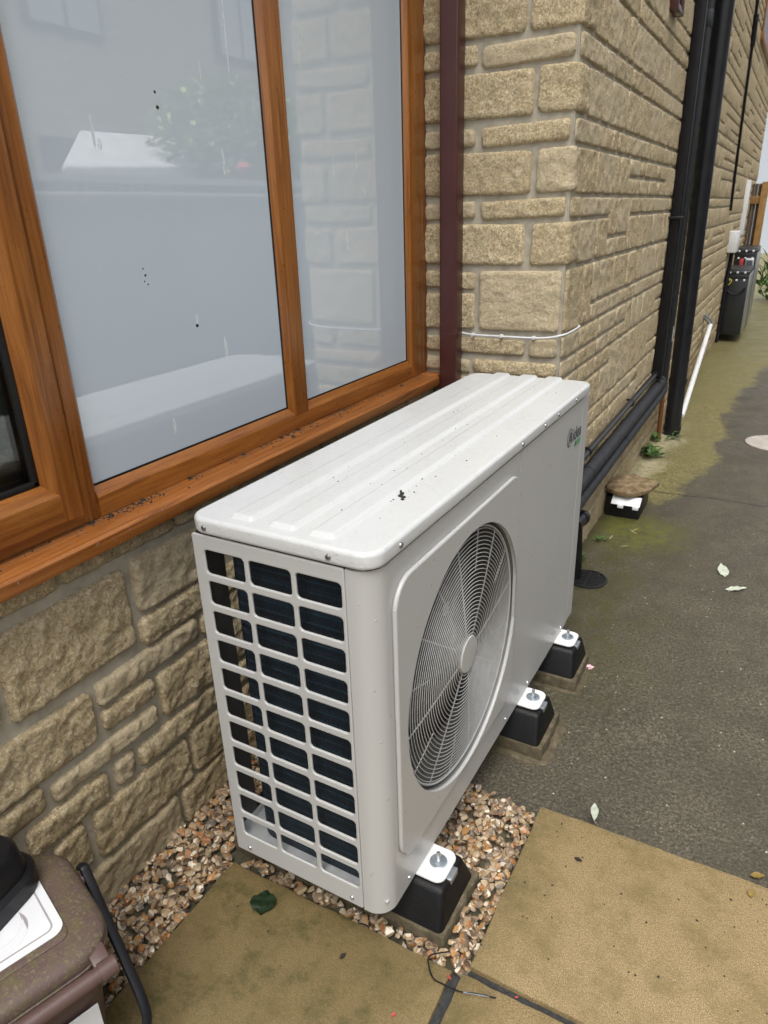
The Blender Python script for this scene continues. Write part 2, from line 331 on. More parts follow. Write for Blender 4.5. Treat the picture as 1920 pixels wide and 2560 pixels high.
# ------------------------------------------------------------------ mesh helpers
XF = {}
def empty(name, loc, rz=0, label=None, cat=None, group=None):
    o = bpy.data.objects.new(name, None); COL.objects.link(o); o.empty_display_size = .05
    o.location = loc; o.rotation_euler = (0, 0, rz); XF[o.name] = Matrix.Translation(loc) @ Matrix.Rotation(rz, 4, 'Z')
    tag(o, label, cat, group); return o
def tag(o, label=None, cat=None, group=None, kind=None):
    for k, v in (('label', label), ('category', cat), ('group', group), ('kind', kind)):
        if v: o[k] = v
    return o
def link(name, me, mat, parent=None, local=False, kind=None):
    o = bpy.data.objects.new(name, me); COL.objects.link(o)
    if mat is not None: me.materials.append(M[mat] if isinstance(mat, str) else mat)
    if parent is not None:
        o.parent = parent
        if not local and parent.name in XF: o.matrix_parent_inverse = XF[parent.name].inverted()
    if kind: o['kind'] = kind
    return o
class MB:
    def __init__(s): s.v = []; s.f = []
    def add(s, v, f):
        b = len(s.v); s.v += [tuple(p) for p in v]; s.f += [tuple(i+b for i in q) for q in f]; return s
    def box(s, x0, x1, y0, y1, z0, z1):
        return s.add([(x0,y0,z0),(x1,y0,z0),(x1,y1,z0),(x0,y1,z0),(x0,y0,z1),(x1,y0,z1),(x1,y1,z1),(x0,y1,z1)],
                     [(0,3,2,1),(4,5,6,7),(0,1,5,4),(1,2,6,5),(2,3,7,6),(3,0,4,7)])
    def prism(s, poly, axis, a0, a1):
        """poly in the two other axes (x,z for y; x,y for z; y,z for x), extruded along axis"""
        def P(q, a): return (a, q[0], q[1]) if axis == 'x' else ((q[0], a, q[1]) if axis == 'y' else (q[0], q[1], a))
        n = len(poly); v = [P(q, a0) for q in poly] + [P(q, a1) for q in poly]
        f = [tuple(range(n)), tuple(range(2*n-1, n-1, -1))] + [(i, i+n, (i+1) % n+n, (i+1) % n) for i in range(n)]
        return s.add(v, f)
    def tube(s, path, r, seg=12, caps=True, flat=1.0, closed=False):
        P = [Vector(p) for p in path]; n = len(P); rr = r if isinstance(r, (list, tuple)) else [r]*n
        up = None; rings = []
        for i, p in enumerate(P):
            if closed: d = (P[(i+1) % n]-P[i-1])
            else: d = (P[min(i+1, n-1)]-P[max(i-1, 0)])
            d.normalize()
            if up is None:
                up = Vector((0, 0, 1)) if abs(d.z) < .9 else Vector((0, 1, 0))
            a = d.cross(up)
            if a.length < 1e-6: a = d.orthogonal()
            a.normalize(); b = a.cross(d).normalized(); up = b
            rings.append([p + (a*math.cos(2*math.pi*k/seg) + b*math.sin(2*math.pi*k/seg)*flat)*rr[i] for k in range(seg)])
        v = [q for g in rings for q in g]; f = []
        for i in range(n if closed else n-1):
            j = (i+1) % n
            for k in range(seg): f.append((i*seg+k, i*seg+(k+1) % seg, j*seg+(k+1) % seg, j*seg+k))
        if caps and not closed: f += [tuple(range(seg-1, -1, -1)), tuple((n-1)*seg+k for k in range(seg))]
        return s.add(v, f)
    def lathe(s, prof, seg=32, center=(0, 0, 0), axis='z', caps=True):
        c = Vector(center); v = []
        for r, h in prof:
            for k in range(seg):
                a = 2*math.pi*k/seg; x, y = r*math.cos(a), r*math.sin(a)
                q = {'z': (x, y, h), 'x': (h, x, y), 'y': (y, h, x)}[axis]; v.append(c+Vector(q))
        f = []; n = len(prof)
        for i in range(n-1):
            for k in range(seg): f.append((i*seg+k, i*seg+(k+1) % seg, (i+1)*seg+(k+1) % seg, (i+1)*seg+k))
        if caps: f += [tuple(range(seg-1, -1, -1)), tuple((n-1)*seg+k for k in range(seg))]
        return s.add(v, f)
    def frustum(s, lo, hi, z0, z1):   # rects (x0,x1,y0,y1)
        a, b = lo, hi
        return s.add([(a[0],a[2],z0),(a[1],a[2],z0),(a[1],a[3],z0),(a[0],a[3],z0),(b[0],b[2],z1),(b[1],b[2],z1),(b[1],b[3],z1),(b[0],b[3],z1)],
                     [(0,3,2,1),(4,5,6,7),(0,1,5,4),(1,2,6,5),(2,3,7,6),(3,0,4,7)])
    def build(s, name, mat, parent=None, bevel=0, seg=2, smooth=True, local=False, xf=None, kind=None, ang=35, nobot=False):
        me = bpy.data.meshes.new(name)
        v = s.v if xf is None else [tuple(xf @ Vector(p)) for p in s.v]
        me.from_pydata(v, [], s.f)
        bm = bmesh.new(); bm.from_mesh(me)
        bmesh.ops.recalc_face_normals(bm, faces=bm.faces)
        if bevel:
            es = [e for e in bm.edges if len(e.link_faces) == 2 and e.calc_face_angle(0) > R(28)]
            if nobot: zm = min(q.co.z for q in bm.verts)+1e-4; es = [e for e in es if max(q.co.z for q in e.verts) > zm]
            bmesh.ops.bevel(bm, geom=es, offset=bevel, segments=seg, affect='EDGES', profile=.5, clamp_overlap=True)
        bm.to_mesh(me); bm.free()
        if smooth:
            me.shade_smooth(); me.set_sharp_from_angle(angle=R(ang))
        return link(name, me, mat, parent, local, kind)

def rrect(x0, y0, x1, y1, r, n=6):
    pts = []
    for cx, cy, a0 in ((x1-r, y0+r, -90), (x1-r, y1-r, 0), (x0+r, y1-r, 90), (x0+r, y0+r, 180)):
        for k in range(n+1):
            a = R(a0+90*k/n); pts.append((cx+r*math.cos(a), cy+r*math.sin(a)))
    return pts
def circle(cx, cy, r, n=96): return [(cx+r*math.cos(2*math.pi*k/n), cy+r*math.sin(2*math.pi*k/n)) for k in range(n)]
def from_curve(cu):
    o = bpy.data.objects.new('tmp', cu); COL.objects.link(o)
    dg = bpy.context.evaluated_depsgraph_get(); dg.update()
    me = bpy.data.meshes.new_from_object(o.evaluated_get(dg))
    v = [tuple(q.co) for q in me.vertices]; f = [tuple(p.vertices) for p in me.polygons]
    bpy.data.objects.remove(o); bpy.data.meshes.remove(me); bpy.data.curves.remove(cu)
    return v, f
def plate(loops, thick, bevel=0, res=2):
    """flat plate with holes; first loop is the outline; lies in XY, z from -thick/2 to +thick/2"""
    cu = bpy.data.curves.new('plate', 'CURVE'); cu.dimensions = '2D'; cu.fill_mode = 'BOTH'
    cu.extrude = thick/2-bevel; cu.bevel_depth = bevel; cu.bevel_resolution = res
    cu.offset = -bevel
    for lp in loops:
        sp = cu.splines.new('POLY'); sp.points.add(len(lp)-1); sp.use_cyclic_u = True
        for p, q in zip(sp.points, lp): p.co = (q[0], q[1], 0, 1)
    return from_curve(cu)
def text_mesh(body, size, shear=0, bold=0):
    cu = bpy.data.curves.new('txt', 'FONT'); cu.body = body; cu.size = size; cu.shear = shear; cu.offset = bold
    cu.extrude = .0002; cu.resolution_u = 4
    return from_curve(cu)
def weld(mb):
    return mb

# ------------------------------------------------------------------ stone walling
XA, YB, XC = -.675, 1.68, -.175          # front wall plane, return wall plane, side wall plane
def map_A(u, z, n): return (XA+n, u, z)
def map_BC(u, z, n):
    """u<0 along the return wall towards the window, u>0 along the side wall; rounded quoin at 0"""
    r = .018
    if u < -r: return (XC+u, YB-n, z)
    if u > r: return (XC+n, YB+u, z)
    a = (u+r)/(2*r)*math.pi/2
    cx, cy = XC-r, YB+r
    return (cx+(r+n)*math.sin(a), cy-(r+n)*math.cos(a), z)
SID = [0]
def stone_geo(u0, u1, z0, z1, mapf, res, proud=.013, rough=.0045, edge=.013, sq=1.0):
    SID[0] += 1; sid = SID[0]*7.31
    w_, h_ = u1-u0, z1-z0
    def lines(L):
        n = max(2, int(round((L-.02)/res))); inner = [.010+(L-.020)*k/n for k in range(n+1)]
        return [0, .0035] + inner + [L-.0035, L]
    us, zs = lines(w_), lines(h_)
    rc = min(.022, .3*h_, .3*w_)*(.6+.6*random.random()); tilt = random.uniform(-.003, .003)
    jit = [random.uniform(-.004, .004)*sq for _ in range(4)]
    hw, hh = w_/2, h_/2
    v = []; nu, nz = len(us), len(zs)
    for j, zz in enumerate(zs):
        for i, uu in enumerate(us):
            a, b = uu-hw, zz-hh
            # slightly out-of-square outline
            a2 = a*(1+jit[0]*b/hh/hw*.8) ; b2 = b+jit[1]*a/hw
            # pull corners onto the rounded outline
            qx, qy = abs(a)-(hw-rc), abs(b)-(hh-rc)
            if qx > 0 and qy > 0:
                l = math.hypot(qx, qy)
                if l > rc:
                    k = rc/l; a2 = math.copysign(hw-rc+qx*k, a); b2 = math.copysign(hh-rc+qy*k, b)+jit[1]*a/hw
                d = max(0, rc-l)
            else: d = min(hw-abs(a), hh-abs(b))
            bord = i in (0, nu-1) or j in (0, nz-1)
            p = Vector((u0+uu, zz+z0, sid))
            wob = noise.noise(p*55)*.0028*sq
            if d < .02:
                s_ = (1-d/.02); a2 -= math.copysign(abs(wob), a)*s_ if hw-abs(a) < .02 else 0; b2 -= math.copysign(abs(wob), b)*s_ if hh-abs(b) < .02 else 0
            e = min(1, d/edge); prof = math.sqrt(max(0, 1-(1-e)**2))
            rg = noise.noise(p*20)*1.0 + noise.noise(p*48+Vector((9, 3, 1)))*.9 + noise.noise(p*105)*.75
            n = proud*prof + rough*rg*min(1, e*1.3) + tilt*a/hw*e
            if bord: n = -.005
            v.append(mapf(u0+hw+a2, z0+hh+b2, n))
    f = [(j*nu+i, j*nu+i+1, (j+1)*nu+i+1, (j+1)*nu+i) for j in range(nz-1) for i in range(nu-1)]
    return v, f
def put_stone(rect, mapf, res, parent, mat='stone', **kw):
    v, f = stone_geo(*rect, mapf, res, **kw)
    me = bpy.data.meshes.new('stone'); me.from_pydata(v, [], f); me.shade_smooth()
    return link('stone', me, mat, parent)

house = empty('stone_house', (-1.5, 1.68, 0), 0, 'buff rock faced stone house with oak effect windows beside the path', 'house')
wallA = MB().box(-.98, XA, -3.2, 1.679, -.08, .850).box(-.98, XA, -3.2, 1.679, 2.33, 5.2).box(-.98, XA, -3.2, -2.2, .850, 2.33).build('wall', 'mortar', house, smooth=False)
wallB = MB().box(-.977, XC-.004, YB, YB+.28, -.08, 5.2).build('wall', 'mortar', house, smooth=False)
wallC = MB().box(XC-.28, XC, YB+.004, 11.6, -.079, 5.197).build('wall', 'mortar', house, smooth=False)
roomback = MB().box(-4.2, -4.0, -3.2, 2.0, -.08, 5.1).box(-4.0, -.98, -3.4, -3.2, -.08, 5.1).box(-4.0, -.977, YB+.02, YB+.2, -.08, 5.1).box(-4.0, -.98, -3.2, YB, 2.5, 2.6).box(-4.0, -.98, -3.2, YB, .0, .05).build('inner_wall', 'room_wall', house, smooth=False)
roof = MB().prism([(-4.8, 5.6), (-.10, 5.22), (-.10, 5.30), (-2.5, 7.0), (-4.8, 5.8)], 'y', -3.5, 1.4).prism([(-4.8, 5.6), (.35, 5.22), (.35, 5.30), (-2.5, 7.0), (-4.8, 5.8)], 'y', 1.4, 10.8).build('roof', 'slate', house, smooth=False)

jt = .007
# front wall below the cill: stones read off the photograph (y0, y1, z0, z1)
A_ST = [(-.60,-.115,.800,.852),(-.10,.205,.800,.853),(.22,.56,.798,.852),
 (-.60,-.292,.585,.775),(-.270,.042,.575,.765),(.066,.352,.638,.772),(.062,.315,.553,.625),(.33,.60,.553,.625),
 (-.52,-.102,.412,.540),(-.083,.232,.482,.540),(.247,.52,.475,.540),(-.083,.066,.412,.466),(.083,.300,.330,.458),(.315,.6,.333,.46),
 (-.52,-.256,.340,.400),(-.234,.062,.339,.385),(-.52,-.335,.250,.325),(-.310,-.106,.250,.320),(-.082,-.028,.252,.318),(-.010,.270,.250,.310),(.285,.56,.250,.318),
 (-.60,-.29,.105,.235),(-.268,-.186,.118,.236),(-.163,.136,.102,.232),(.150,.275,.100,.232),(.29,.55,.10,.235),
 (-.62,-.22,.0,.088),(-.205,.078,-.03,.088),(.095,.268,-.03,.086),(.283,.6,-.03,.085)]
for a in A_ST: put_stone((a[0]-.004, a[1]+.004, a[2]-.0035, min(a[3]+.0035, .8535)), map_A, .0075, wallA, rough=.0056, proud=.015)
def course_run(u0, u1, z0, z1, lo=.13, hi=.42):
    out = []; u = u0; prev = None
    while u < u1-.02:
        L = random.uniform(lo, hi)
        if u1-(u+L) < .10: L = u1-u
        out.append((u+jt, u+L-jt, z0+jt, z1-jt)); u += L
    return out
for (z0, z1) in ((-.03,.09),(.095,.24),(.245,.325),(.33,.47),(.475,.545),(.55,.63),(.635,.785),(.79,.855)):
    for r_ in course_run(.61 if z0 < .3 or z0 > .4 else .61, 1.66, z0, z1): put_stone(r_, map_A, .03, wallA)
    for r_ in course_run(-2.4, -.63, z0, z1): put_stone(r_, map_A, .03, wallA)

# courses of the return wall (grid lines) and its stones
GL = [.885,.957,1.045,1.119,1.197,1.279,1.357,1.436,1.512,1.588,1.665,1.748,1.825,1.903,1.985,2.06,2.14,2.22]
def xu(x): return x-XC
B_ST = [(-.715,-.346,1.992,2.135),(-.715,-.509,1.912,1.978),(-.498,-.181,1.905,1.975),(-.715,-.311,1.757,1.896),
        (-.715,-.512,1.675,1.735),(-.493,-.182,1.672,1.738),(-.715,-.308,1.520,1.660),(-.715,-.508,1.444,1.503),(-.490,-.182,1.441,1.506),
        (-.715,-.322,1.288,1.430),(-.715,-.503,1.204,1.268),(-.715,-.503,1.056,1.190),(-.490,-.180,1.057,1.272),
        (-.715,-.303,.968,1.028),(-.290,-.180,.965,1.034),(-.715,-.520,.893,.948),(-.509,-.180,.892,.949),
        (-.715,-.40,.80,.88),(-.39,-.18,.80,.88),(-.715,-.5,.65,.79),(-.49,-.18,.65,.79)]
for a in B_ST: put_stone((xu(a[0]), xu(a[1]), a[2], a[3]), map_BC, .009, wallB)
WRAP = [(-.333, .16, 1.992, 2.135), (-.299, .125, 1.757, 1.896), (-.293, .045, 1.520, 1.660), (-.301, .115, 1.288, 1.430)]
for (x0, uu, z0, z1) in WRAP: put_stone((xu(x0), uu, z0, z1), map_BC, .009, wallB)
for k, (z0, z1) in enumerate(((2.14,2.22),(2.225,2.37),(2.375,2.45),(2.455,2.60))):
    for r_ in course_run(xu(-.675), -.006, z0, z1, .2, .35): put_stone(r_, map_BC, .03, wallB)
for k, (z0, z1) in enumerate(((.0,.09),(.095,.24),(.245,.325),(.33,.47),(.475,.645))):
    for r_ in course_run(xu(-.672), -.006, z0, z1, .2, .35): put_stone(r_, map_BC, .03, wallB)

# side wall: random-coursed bands of three modules
bands = []
zb = -.05
low = [-.05, .03, .105, .185, .2625, .34, .4175, .495, .5725, .65, .7275, .805, .885]
grid = low + GL[1:]
while grid[-1] < 5.15: grid.append(grid[-1]+.078)
bandstart = [0, 3, 6, 9, 12, 14] + list(range(17, len(grid)-3, 3))
bandstart = [grid.index(q) for q in grid if False] or bandstart
# align the bands above the quoin with the return wall: 1.045, 1.279, 1.512, 1.748, 1.985 ...
i0 = grid.index(1.045); bandstart = sorted(set([0, 3, 6, 9, 12] + list(range(i0, len(grid)-3, 3))))
C_ST = []
rk = random.Random(23)
def crun(u0, u1, z0, z1, lo, hi):
    u = u0
    while u < u1-.02:
        L = rk.uniform(lo, hi)
        if u1-(u+L) < .11: L = u1-u
        C_ST.append((u+.003, u+L-.003, z0+.0045, z1-.0045)); u += L
for bi, b0 in enumerate(bandstart):
    b1 = bandstart[bi+1] if bi+1 < len(bandstart) else b0+3
    nm_ = b1-b0; u = .010; first = True
    while u < 9.88:
        e = min(u+rk.uniform(.35, 1.15), 9.90)
        if 9.90-e < .3: e = 9.90
        if nm_ == 3: pat = [2, 1] if first or rk.random() < .5 else rk.choice([[1, 2], [1, 1, 1], [3], [1, 2]])
        else: pat = [1]*nm_ if rk.random() < .7 else [nm_]
        if first and abs(grid[b0]-1.045) < .01: pat = [3]
        k = b0
        for h in pat:
            z0, z1 = grid[k], grid[k+h]; k += h; ust = u
            if first and h == 2:
                for wv in WRAP:
                    if abs(wv[2]-z0) < .03: ust = wv[1]+.006
            crun(ust, e, z0, z1, .11 if h < 3 else .15, (.40 if h == 1 else .30))
        u = e; first = False
def show(rr):
    c_ = Vector(map_BC((rr[0]+rr[1])/2, (rr[2]+rr[3])/2, 0)); d = (c_-CAMLOC)
    if rr[2] > 1.5+.36*d.length or rr[0] < .0: return 0
    return (rr[1]-rr[0])*(rr[3]-rr[2])*abs(d.x)/d.length**3
C_ST = [r_ for r_ in C_ST if r_[1]-r_[0] > .03 and not (2.28 < r_[3] and 6.7 < r_[1] and r_[2] < 3.9 and r_[0] > 6.62 and False)]
C_ST.sort(key=show, reverse=True)
rest = MB()
for k, r_ in enumerate(C_ST):
    d = r_[0]
    q_ = dict(proud=.0085, rough=.0044, edge=.006, sq=.35)
    if k < 290: put_stone(r_, map_BC, .011 if d < 1.2 else (.018 if d < 3 else .032), wallC, **q_)
    else: rest.add(*stone_geo(*r_, map_BC, .07, **q_))
rest.build('stone', 'stone', wallC, kind='stuff', ang=180)

# ------------------------------------------------------------------ oak effect window (part of the house)
FX, GX = -.695, -.712
win = MB().prism([(-.76, .8885), (FX, .8885), (FX, .934), (GX+.002, .956), (-.76, .956)], 'y', .040, 1.602).build('window', 'oak_y', house, .0015)
win['label'] = 'long oak effect window with obscured panes and a projecting sill'
mz = lambda y0, y1, z0, z1, fx=FX, bv=.015, both=True: MB().prism([(-.76, y0), (GX+.002, y0), (fx, y0+bv), (fx, y1-(bv if both else 0)), (GX+.002 if both else fx, y1), (-.76, y1)], 'z', z0, z1)
mz(.746, .842, .930, 2.30, FX+.0006).build('mullion', 'oak_z', win, .001)
mz(-.012, .046, .8905, 2.30, FX+.0008).build('jamb', 'oak_z', win, .001)
MB().prism([(-.76, 1.512), (GX+.002, 1.512), (FX+.0006, 1.528), (FX+.0006, 1.602), (-.76, 1.602)], 'z', .8895, 2.30).build('jamb', 'oak_z', win, .001)
MB().box(-.765, -.7035, 1.603, 1.675, .8895, 2.30).build('frame_extension', 'oak_z', win, .003)
MB().tube([(-.706, 1.668, .895+.02*k+0) if k % 3 else (-.7045, 1.670, .895+.02*k) for k in range(70)], .0055, 6).build('sealant_bead', 'silicone_brown', win)
MB().prism([(-.76, 2.30), (FX, 2.30), (FX, 2.35), (-.76, 2.35)], 'y', -2.2, 1.675).build('head', 'oak_y', win, .002)
pane_main = MB().box(GX-.016, GX, .040, .752, .945, 2.305).build('pane', 'obscure_glass', win, smooth=False)
pane_right = MB().box(GX-.016, GX, .838, 1.52, .945, 2.305).build('pane', 'obscure_glass', win, smooth=False)
for y0, y1 in ((.046, .746), (.842, 1.512)):     # dark glazing seal lines
    MB().box(GX-.001, GX+.0025, y0+.001, y1-.001, .9555, .9600).box(GX-.001, GX+.0025, y1-.0045, y1, .9605, 2.30).build('glazing_seal', 'gasket', win, smooth=False)
# opening sash of the left light
SX = -.679
sash = MB().prism([(-.75, .9175), (SX, .9175), (SX, .976), (SX-.024, 1.000), (-.75, 1.000)], 'y', -2.19, -.014).build('sash', 'oak_y', win, .002)
MB().prism([(-.75, -.080), (SX-.024, -.080), (SX+.0006, -.058), (SX+.0006, -.0135), (-.75, -.0135)], 'z', .9180, 2.28).build('sash_stile', 'oak_z', win, .0015)
MB().prism([(-.76, .8885), (FX-.004, .8885), (FX-.004, .9165), (-.76, .9165)], 'y', -2.2, .0395).build('bottom_rail', 'oak_y', win, .002)
MB().box(-.714, -.7025, -.094, -.0795, 1.0005, 2.27).box(-.714, -.7025, -2.16, -.0800, .9995, 1.0120).build('glazing_seal', 'gasket', win, .003)
MB().box(-.724, -.716, -2.16, -.085, .995, 2.27).build('pane', 'clear_glass', win, smooth=False)
# cill
cill = MB().prism([(-.76, .858), (-.612, .8545), (-.612, .8830), (-.618, .8875), (FX-.006, .8950-.0068), (-.76, .8882)], 'y', -2.4, 1.594)
cill.prism([(-.76, .858), (-.628, .8553), (-.628, .8876), (-.76, .8880)], 'y', 1.5945, 1.668)
cill.build('sill', 'oak_cill', win, .0012)
# crumbs of dirt lying on the cill
mb = MB(); rs = random.Random(3)
def crumb(mb, c, r, rs):
    v = []; n = 6
    for a in range(2):
        for k in range(n):
            t_ = 2*math.pi*k/n; rr = r*rs.uniform(.6, 1.2)*(1 if a == 0 else .55)
            v.append((c[0]+rr*math.cos(t_), c[1]+rr*math.sin(t_), c[2]+(0 if a == 0 else r*rs.uniform(.4, .8))))
    mb.add(v, [tuple(range(n-1, -1, -1)), tuple(range(n, 2*n))] + [(k, (k+1) % n, n+(k+1) % n, n+k) for k in range(n)])
for k in range(230):
    y = rs.choice([rs.uniform(-.25, 1.55), rs.uniform(.6, 1.1), rs.uniform(.02, .2)]); x = -.694+abs(rs.gauss(0, .018))
    crumb(mb, (x, y, .8876), rs.uniform(.0012, .0038) if rs.random() < .93 else .008, rs)
tag(mb.build('cill_debris', 'dirt_crumb', None, smooth=False), 'dark crumbs of dirt lying along the back of the window sill', 'debris', kind='stuff')

# things seen inside through the clear pane
board = MB().box(-1.20, -.775, -2.1, -.02, .930, .958).build('window_board', 'cream_cloth', house, .004)
tag(MB().box(-1.06, -.815, -.62, -.012, .959, 1.014).build('cardboard_box', 'cardboard', None, .004), 'brown cardboard box behind the clear window pane', 'box')
def cloth(name, mat, cx, cy, z, sx, sy, h, label, seed):
    v = []; n = 14
    for j in range(n):
        for i in range(n):
            a, b = i/(n-1)*2-1, j/(n-1)*2-1; e = (1-abs(a)**6)*(1-abs(b)**6)
            v.append((cx+a*sx, cy+b*sy, z+.002+h*e*(.8+.35*noise.noise(Vector((a*2+seed, b*2, seed))))))
    k = n*n; f = [(j*n+i, j*n+i+1, (j+1)*n+i+1, (j+1)*n+i) for j in range(n-1) for i in range(n-1)]
    rim = list(range(n)) + [j*n+n-1 for j in range(1, n)] + [(n-1)*n+i for i in range(n-2, -1, -1)] + [j*n for j in range(n-2, 0, -1)]
    f.append(tuple(reversed(rim)))
    return tag(MB().add(v, f).build(name, mat, None), label, 'cloth')
cloth('folded_towel', 'cream_cloth', -.935, -.30, 1.0135, .115, .275, .058, 'cream folded cloth lying on the cardboard box indoors', 1.0)
cloth('folded_towel', 'lilac_cloth', -.945, -.32, 1.070, .10, .265, .055, 'lilac grey folded cloth lying on top of the cream cloth indoors', 5.0)

# ------------------------------------------------------------------ ground
gm = MB(); gm.add([(-160, -160, -.10), (160, -160, -.10), (160, 240, -.10), (-160, 240, -.10)], [(0, 1, 2, 3)])
tag(gm.build('ground', 'earth', None, smooth=False), kind='structure')
v = []; nx, ny = 60, 160
for j in range(ny):
    for i in range(nx):
        x = -.72+(i/(nx-1))*4.0; y = .558+(j/(ny-1))**1.7*34
        v.append((x, y, -.035+.006*noise.noise(Vector((x*1.3, y*1.3, 0)))*min(1, max(0, (y-.6)*3))))
path = MB().add(v, [(j*nx+i, j*nx+i+1, (j+1)*nx+i+1, (j+1)*nx+i) for j in range(ny-1) for i in range(nx-1)])
nb = len(path.v); path.box(-.72, 3.28, .5575, .60, -.09, -.042)
tag(path.build('path', 'tarmac', None), kind='structure')
pav = MB().box(-.46, 3.2, -3.6, .5560, -.09, -.016)
# leave the gravel bed open
pav = MB().box(-.462, 3.2, -3.6, .0385, -.09, -.014).box(.1602, 3.2, .0387, .5560, -.09, -.0142).build('pavement', 'jointing', None, smooth=False); tag(pav, kind='structure')
def slab(x0, x1, y0, y1, z=0.0):
    rs = random.Random(int((x0+9)*1000+y0*77)); n = 18
    mbs = MB(); top = []
    for a, b, k in (((x0, y0), (x1, y0), n), ((x1, y0), (x1, y1), n), ((x1, y1), (x0, y1), n), ((x0, y1), (x0, y0), n)):
        for q in range(k):
            tq = q/k; top.append((a[0]+(b[0]-a[0])*tq+rs.uniform(-.0018, .0018), a[1]+(b[1]-a[1])*tq+rs.uniform(-.0018, .0018)))
    mbs.prism(top, 'z', -.045, z)
    return mbs.build('slab', 'paving', pav, .0022, ang=50)
slab(.163, .765, .060, .5545); slab(.778, 1.38, .060, .5545)
slab(-.458, .132, -.556, .036); slab(.154, .752, -.550, .040); slab(.766, 1.37, -.552, .042)
for r_ in range(1, 4):
    for c_ in range(-1, 3): slab(-.458+c_*.61+(.61 if c_ < 0 else 0), .138+c_*.61+(.61 if c_ < 0 else 0), -.556-.607*r_, -.564-.607*r_+.594) if c_ >= 0 else None
for c_ in range(0, 2): slab(1.395+.61*c_, 1.99+.61*c_, -.55, .04); slab(1.395+.61*c_, 1.99+.61*c_, .06, .5545)

# gravel: thousands of small flint stones
rs = np.random.RandomState(5)
def ico():
    bm = bmesh.new(); bmesh.ops.create_icosphere(bm, subdivisions=2, radius=1.0)
    v = np.array([q.co[:] for q in bm.verts]); f = np.array([[q.index for q in p.verts] for p in bm.faces]); bm.free(); return v, f
iv, ifc = ico(); shapes = []
for k in range(16):
    d = np.array([1+.30*noise.noise(Vector(p)*1.3+Vector((k*5.1, 0, 0)))+.12*noise.noise(Vector(p)*3+Vector((0, k*3.1, 0))) for p in iv])
    s_ = iv*d[:, None]
    for q in range(5):      # knapped flats
        nrm = rs.normal(size=3); nrm /= np.linalg.norm(nrm); lim = rs.uniform(.42, .75); dd = s_@nrm
        s_ = s_-np.where(dd > lim, dd-lim, 0)[:, None]*nrm
    shapes.append(s_)
PADS = [(.090, .062, .300, .118)]
spots = []
def scatter(x0, x1, y0, y1, n, zlo, zhi, rlo, rhi):
    for k in range(n):
        spots.append((rs.uniform(x0, x1), rs.uniform(y0, y1), rs.uniform(zlo, zhi), rs.uniform(rlo, rhi)))
for (x0, x1, y0, y1) in ((-.454, .158, .046, .550), (-.662, -.468, -1.1, .70)):
    ar = (x1-x0)*(y1-y0)
    scatter(x0, x1, y0, y1, int(ar*3000), -.030, -.018, .011, .018)
    scatter(x0, x1, y0, y1, int(ar*3100), -.020, -.005, .007, .0165)
V = []; Fc = []; off = 0
for (x, y, z, r_) in spots:
    if -.51 < x < .100 and .076 < y < .290: continue          # foot pad
    s_ = shapes[rs.randint(16)]*np.array([1, rs.uniform(.6, .95), rs.uniform(.45, .75)])*r_
    e = Euler((rs.uniform(-.5, .5), rs.uniform(-.5, .5), rs.uniform(0, 6.28))).to_matrix()
    V.append(s_@np.array(e).T+np.array([x, y, z])); Fc.append(ifc+off); off += len(iv)
V = np.concatenate(V); Fc = np.concatenate(Fc)
me = bpy.data.meshes.new('gravel'); me.from_pydata(V.tolist(), [], Fc.tolist()); me.shade_smooth(); me.set_sharp_from_angle(angle=R(22))
tag(link('gravel', me, 'pebble'), 'mixed brown and cream gravel laid between wall, paving and unit', 'gravel', kind='stuff')
tag(MB().box(-.672, -.4625, -1.2, .5574, -.09, -.030).box(-.4622, .1600, .0388, .5574, -.09, -.0302).build('gravel_bed', 'earth', None, smooth=False), kind='structure')

# concrete pads under the feet
def pad(x0, x1, y0, y1, z0, z1, label):
    mbp = MB(); n = 9; pts = []
    rs_ = random.Random(int(y0*1000))
    for a, b in (((x0, y0), (x1, y0)), ((x1, y0), (x1, y1)), ((x1, y1), (x0, y1)), ((x0, y1), (x0, y0))):
        for q in range(n):
            tq = q/n; pts.append((a[0]+(b[0]-a[0])*tq+rs_.uniform(-.004, .004), a[1]+(b[1]-a[1])*tq+rs_.uniform(-.004, .004)))
    mbp.prism(pts, 'z', z0, z1)
    return tag(mbp.build('concrete_pad', 'pad_concrete', None, .004), label, 'pad', 'concrete pads under the rubber feet')
UY = lambda y: y
pad(-.50, .094, .083, .283, -.089, .0088, 'flush concrete pad sunk in the gravel under a rubber foot')
pad(-.50, .104, .750, .945, -.07, .0088, 'raised concrete pad on the tarmac beside the gravel bed')
pad(-.50, .104, 1.118, 1.312, -.07, .0088, 'raised concrete pad on the tarmac near the floor drain')
# mortar squeezed out round the raised pads
for y0, y1, lb in ((.742, .952, 'crumbly mortar spread round the pad beside the gravel bed'), (1.105, 1.318, 'crumbly mortar spread round the pad near the floor drain')):
    rs_ = random.Random(int(y0*99)); pts = []
    for k in range(60):
        tq = k/60*4; sd_ = int(tq); fr_ = tq-sd_
        a, b = [((-.47, y0), (.116, y0)), ((.116, y0), (.116, y1)), ((.116, y1), (-.47, y1)), ((-.47, y1), (-.47, y0))][sd_]
        ox, oy = [(0, -1), (1, 0), (0, 1), (-1, 0)][sd_]; o_ = .008+.026*abs(noise.noise(Vector((k*.35, y0*9, 0))))
        pts.append((a[0]+(b[0]-a[0])*fr_+ox*o_, a[1]+(b[1]-a[1])*fr_+oy*o_))
    tag(MB().prism(pts, 'z', -.06, -.0305).build('mortar_skirt', 'pad_concrete', None, .006), lb, 'mortar')

